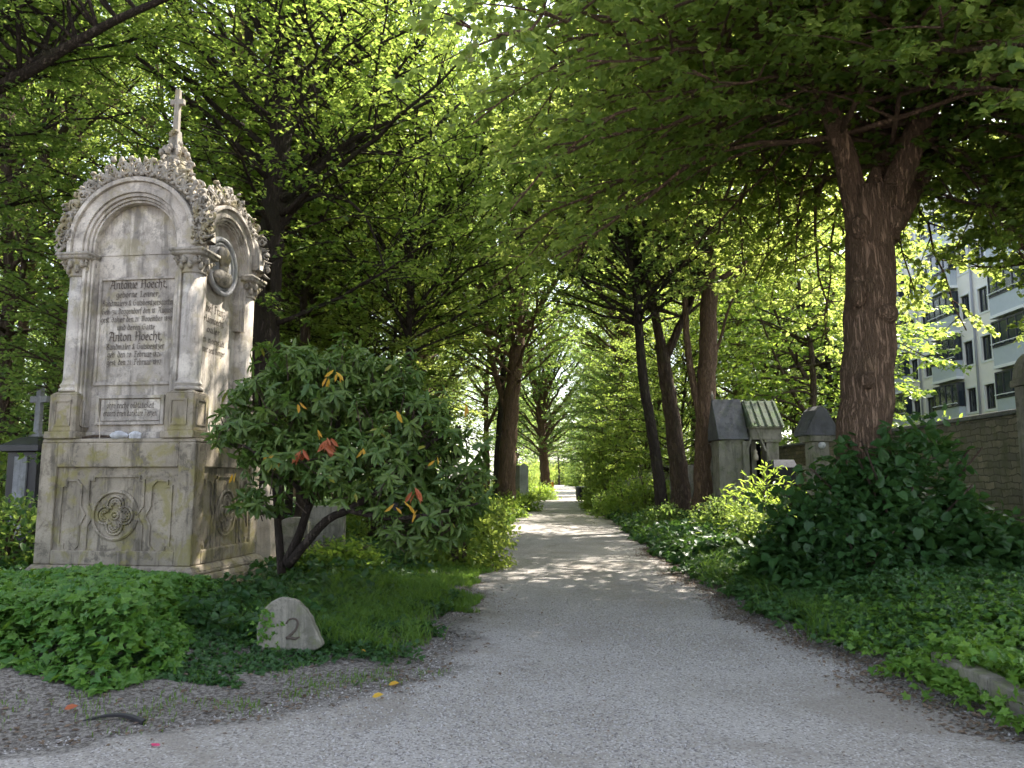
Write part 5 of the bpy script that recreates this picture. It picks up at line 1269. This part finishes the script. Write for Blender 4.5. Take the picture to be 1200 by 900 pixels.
plant([TA, TB], spots(4.6, 7.2, 44, 110, 6, 9), 'lining the right side of the path', 'far trees right of the path')
plant([TA, TE, TF, TB], spots(9.5, 20, 30, 62, 9, 5.5, lambda x, y: x / y < .34), 'beyond the cemetery wall', 'trees beyond the wall')
plant([TA, TE, TF], spots(8, 26, 62, 120, 12, 7, lambda x, y: x / y < .36), 'far beyond the cemetery wall', 'far trees beyond the wall')
plant([TE, TB], spots(-16, 18, 125, 190, 14, 9, lambda x, y: abs(x - .3) > 2.6), 'closing the far end of the path', 'trees at the end of the path')
for (x, y) in ((-.6, 230), (3.2, 238), (-6, 236), (9, 240)):
    put_tree(TE, (x, y, 0), 'dense tree closing the far end of the view', 'tree', 'trees closing the view', rg.random() * 6, 1.2)

# ------------------------------------------------------------------ shrubs
def shrub_data(seed, rx, ry, rz, n, leaf, mat, kind='heart', lpt=9, nst=9):
    rg = np.random.default_rng(seed); wd = MB(); P, D = [], []
    for k in range(nst):
        a = rg.random() * 6.28; q = rg.random() ** .5 * .8; tip = np.array([rx * q * math.cos(a), ry * q * math.sin(a), rz * (.6 + .35 * rg.random())])
        tube(wd, smoothline([(.1 * math.cos(a), .1 * math.sin(a), -.05), tip * np.array([.4, .4, .55]), tip], 8), np.linspace(.02, .006, 8) * (1 + rz * .4), 5)
    u = rg.normal(size=(n, 3)); u /= np.linalg.norm(u, axis=1)[:, None]; u[:, 2] = np.abs(u[:, 2]) * 1.0 - .12
    r = .35 + .68 * rg.random(n) ** .45; bump = 1 + .2 * np.sin(u[:, 0] * 6 + seed) * np.sin(u[:, 1] * 5 + 2) + .15 * np.sin(u[:, 2] * 9 + seed)
    c = u * np.array([rx, ry, rz]) * (r * bump)[:, None]; c[:, 2] = np.maximum(c[:, 2], .05)
    d = u + rg.normal(size=(n, 3)) * .4
    mb = MB(); pos = np.repeat(c, lpt, 0) + rg.normal(size=(n * lpt, 3)) * .09 * (leaf / .1) ** .5
    dd = np.repeat(d, lpt, 0) + rg.normal(size=(n * lpt, 3)) * .6; dd[:, 2] -= .35; nr = rg.normal(size=(n * lpt, 3)) * .45; nr[:, 2] += 1.2
    leaves(mb, pos, dd, nr, leaf * (.6 + .6 * rg.random(n * lpt)), kind, rnd=np.clip(.4 * np.repeat(rg.random(n), lpt) + .6 * rg.random(n * lpt), 0, 1))
    return wd.mesh('stem', M['bark'], True), mb.mesh('leaves', M[mat])
def put_shrub(d, px, Y, label, sc=1, rz=0, grp=None, x=None, cat='shrub', name='shrub'):
    x = at(px, 560, Y)[0] if x is None else x
    return put_tree(d, (x, Y, float(gh(x, Y)) - .03), label, cat, grp, rz, sc, name, ('stem', 'leaves'))
S_big = shrub_data(301, 1.5, 1.0, 2.15, 900, .15, 'ivydark', 'heart', 6, 14)
put_shrub(S_big, 1052, 10.9, 'large dark bush of broad linden leaves below the big trunk', (1.0, .75, .97))
S2 = shrub_data(302, .9, .9, 1.2, 420, .13, 'ivydark', 'heart', 6)
put_shrub(S2, 962, 11.2, 'dark broad leaved bush left of the big trunk foot', 1.15, 1)
put_shrub(S2, 1000, 10.2, 'low dark broad leaved shoots in front of the large dark bush', .75, 2)
put_shrub(S2, 1140, 11.0, 'dark broad leaved bush between the large bush and the wall', (.9, .9, .85), 3)
S_elder = shrub_data(303, .8, .8, 1.35, 170, .15, 'pale', 'long', 8, 7)
put_shrub(S_elder, 895, 17.5, 'light green feathery elder shoots in front of the chapel tomb', 1.15, 0)
put_shrub(S_elder, 735, 33, 'bright yellow green bush right of the path before the thin trunk', 1.4, 2)
S3 = shrub_data(304, 1.1, 1.0, 1.3, 420, .12, 'maple', 'oval', 7)
S4 = shrub_data(305, .9, .9, 1.0, 330, .12, 'pale', 'oval', 7)
S5 = shrub_data(306, 1.3, 1.2, 2.4, 700, .12, 'beech', 'oval', 7)
put_shrub(S3, 845, 19.5, 'low bush at the foot of the reddish trunk', .8, 1)
put_shrub(S3, 905, 14.8, 'dark weedy bush in the bed before the dark tomb', .75, 3)
put_shrub(S3, 780, 22.3, 'low ivy bush at the foot of the dark leaning trunk', .7, 4)
put_shrub(S4, 568, 19.5, 'pale flowering bush beyond the evergreen shrub', (.55, .6, 1.2), 1)
put_shrub(S4, 400, 12.3, 'sunny low plants seen beneath the evergreen shrub', (1.4, .8, .55), 2)
put_shrub(S5, 540, 14.5, 'dark bush behind the right side of the evergreen shrub', (.8, .8, .85), 3)
put_shrub(S5, 440, 17, 'dark bush hidden behind the middle of the evergreen shrub', .95, 5)
put_shrub(S5, 20, 16.5, 'dark bush behind the small grave cross', 1.1, 2)
put_shrub(S3, 5, 11.0, 'low dark bush between the tomb and the small grave cross', 1.0, 5)
put_shrub(S5, 235, 21, 'dark bush behind the tomb', 1.2, 1)
put_shrub(S4, 612, 40, 'yellow green bush at the foot of the stout forked tree', 1.1, 1)
put_shrub(S4, 634, 62, 'round pale bush on the far left verge', 1.5, 3)
put_shrub(S5, 716, 40, 'tall arching green bush leaning over the right of the path', (1.5, 1.4, 2.2), 2)
put_shrub(S4, 706, 45, 'low pale bush below the arching green one', 1.2, 2)
put_shrub(S4, 1163, 26, 'light green bush growing behind the wall in front of the building', (1.5, 1.5, 3.4), 2, x=12.2)
for k, (px, Y) in enumerate(((586, 30), (612, 52), (618, 58), (630, 85), (590, 33))):
    put_shrub(S4, px, Y, 'low yellow green plants on the sunny left verge', .7 + .1 * k, k, 'low plants on the left verge')
for k, (px, Y) in enumerate(((715, 36), (702, 55), (698, 62), (694, 74), (690, 88), (760, 29), (720, 40))):
    put_shrub([S3, S5][k % 2], px, Y, 'green bush in the row along the right of the path', .9, k, 'bushes right of the path')

for k, (x, y, sc) in enumerate(((-5.6, 112, 1.8), (5.6, 118, 2.0), (-6.4, 128, 2.2), (6.4, 140, 2.2), (-6.4, 150, 2.4), (7.3, 165, 2.6), (-5, 175, 3), (4.5, 185, 3), (-1.4, 245, 3.5), (2.6, 248, 3.5), (-5, 240, 3.5), (7, 236, 3.5), (.6, 256, 4))):
    put_shrub(S5, 0, y, 'dark bush closing in on the far end of the path', sc, k, 'bushes at the far end of the path', x=x)
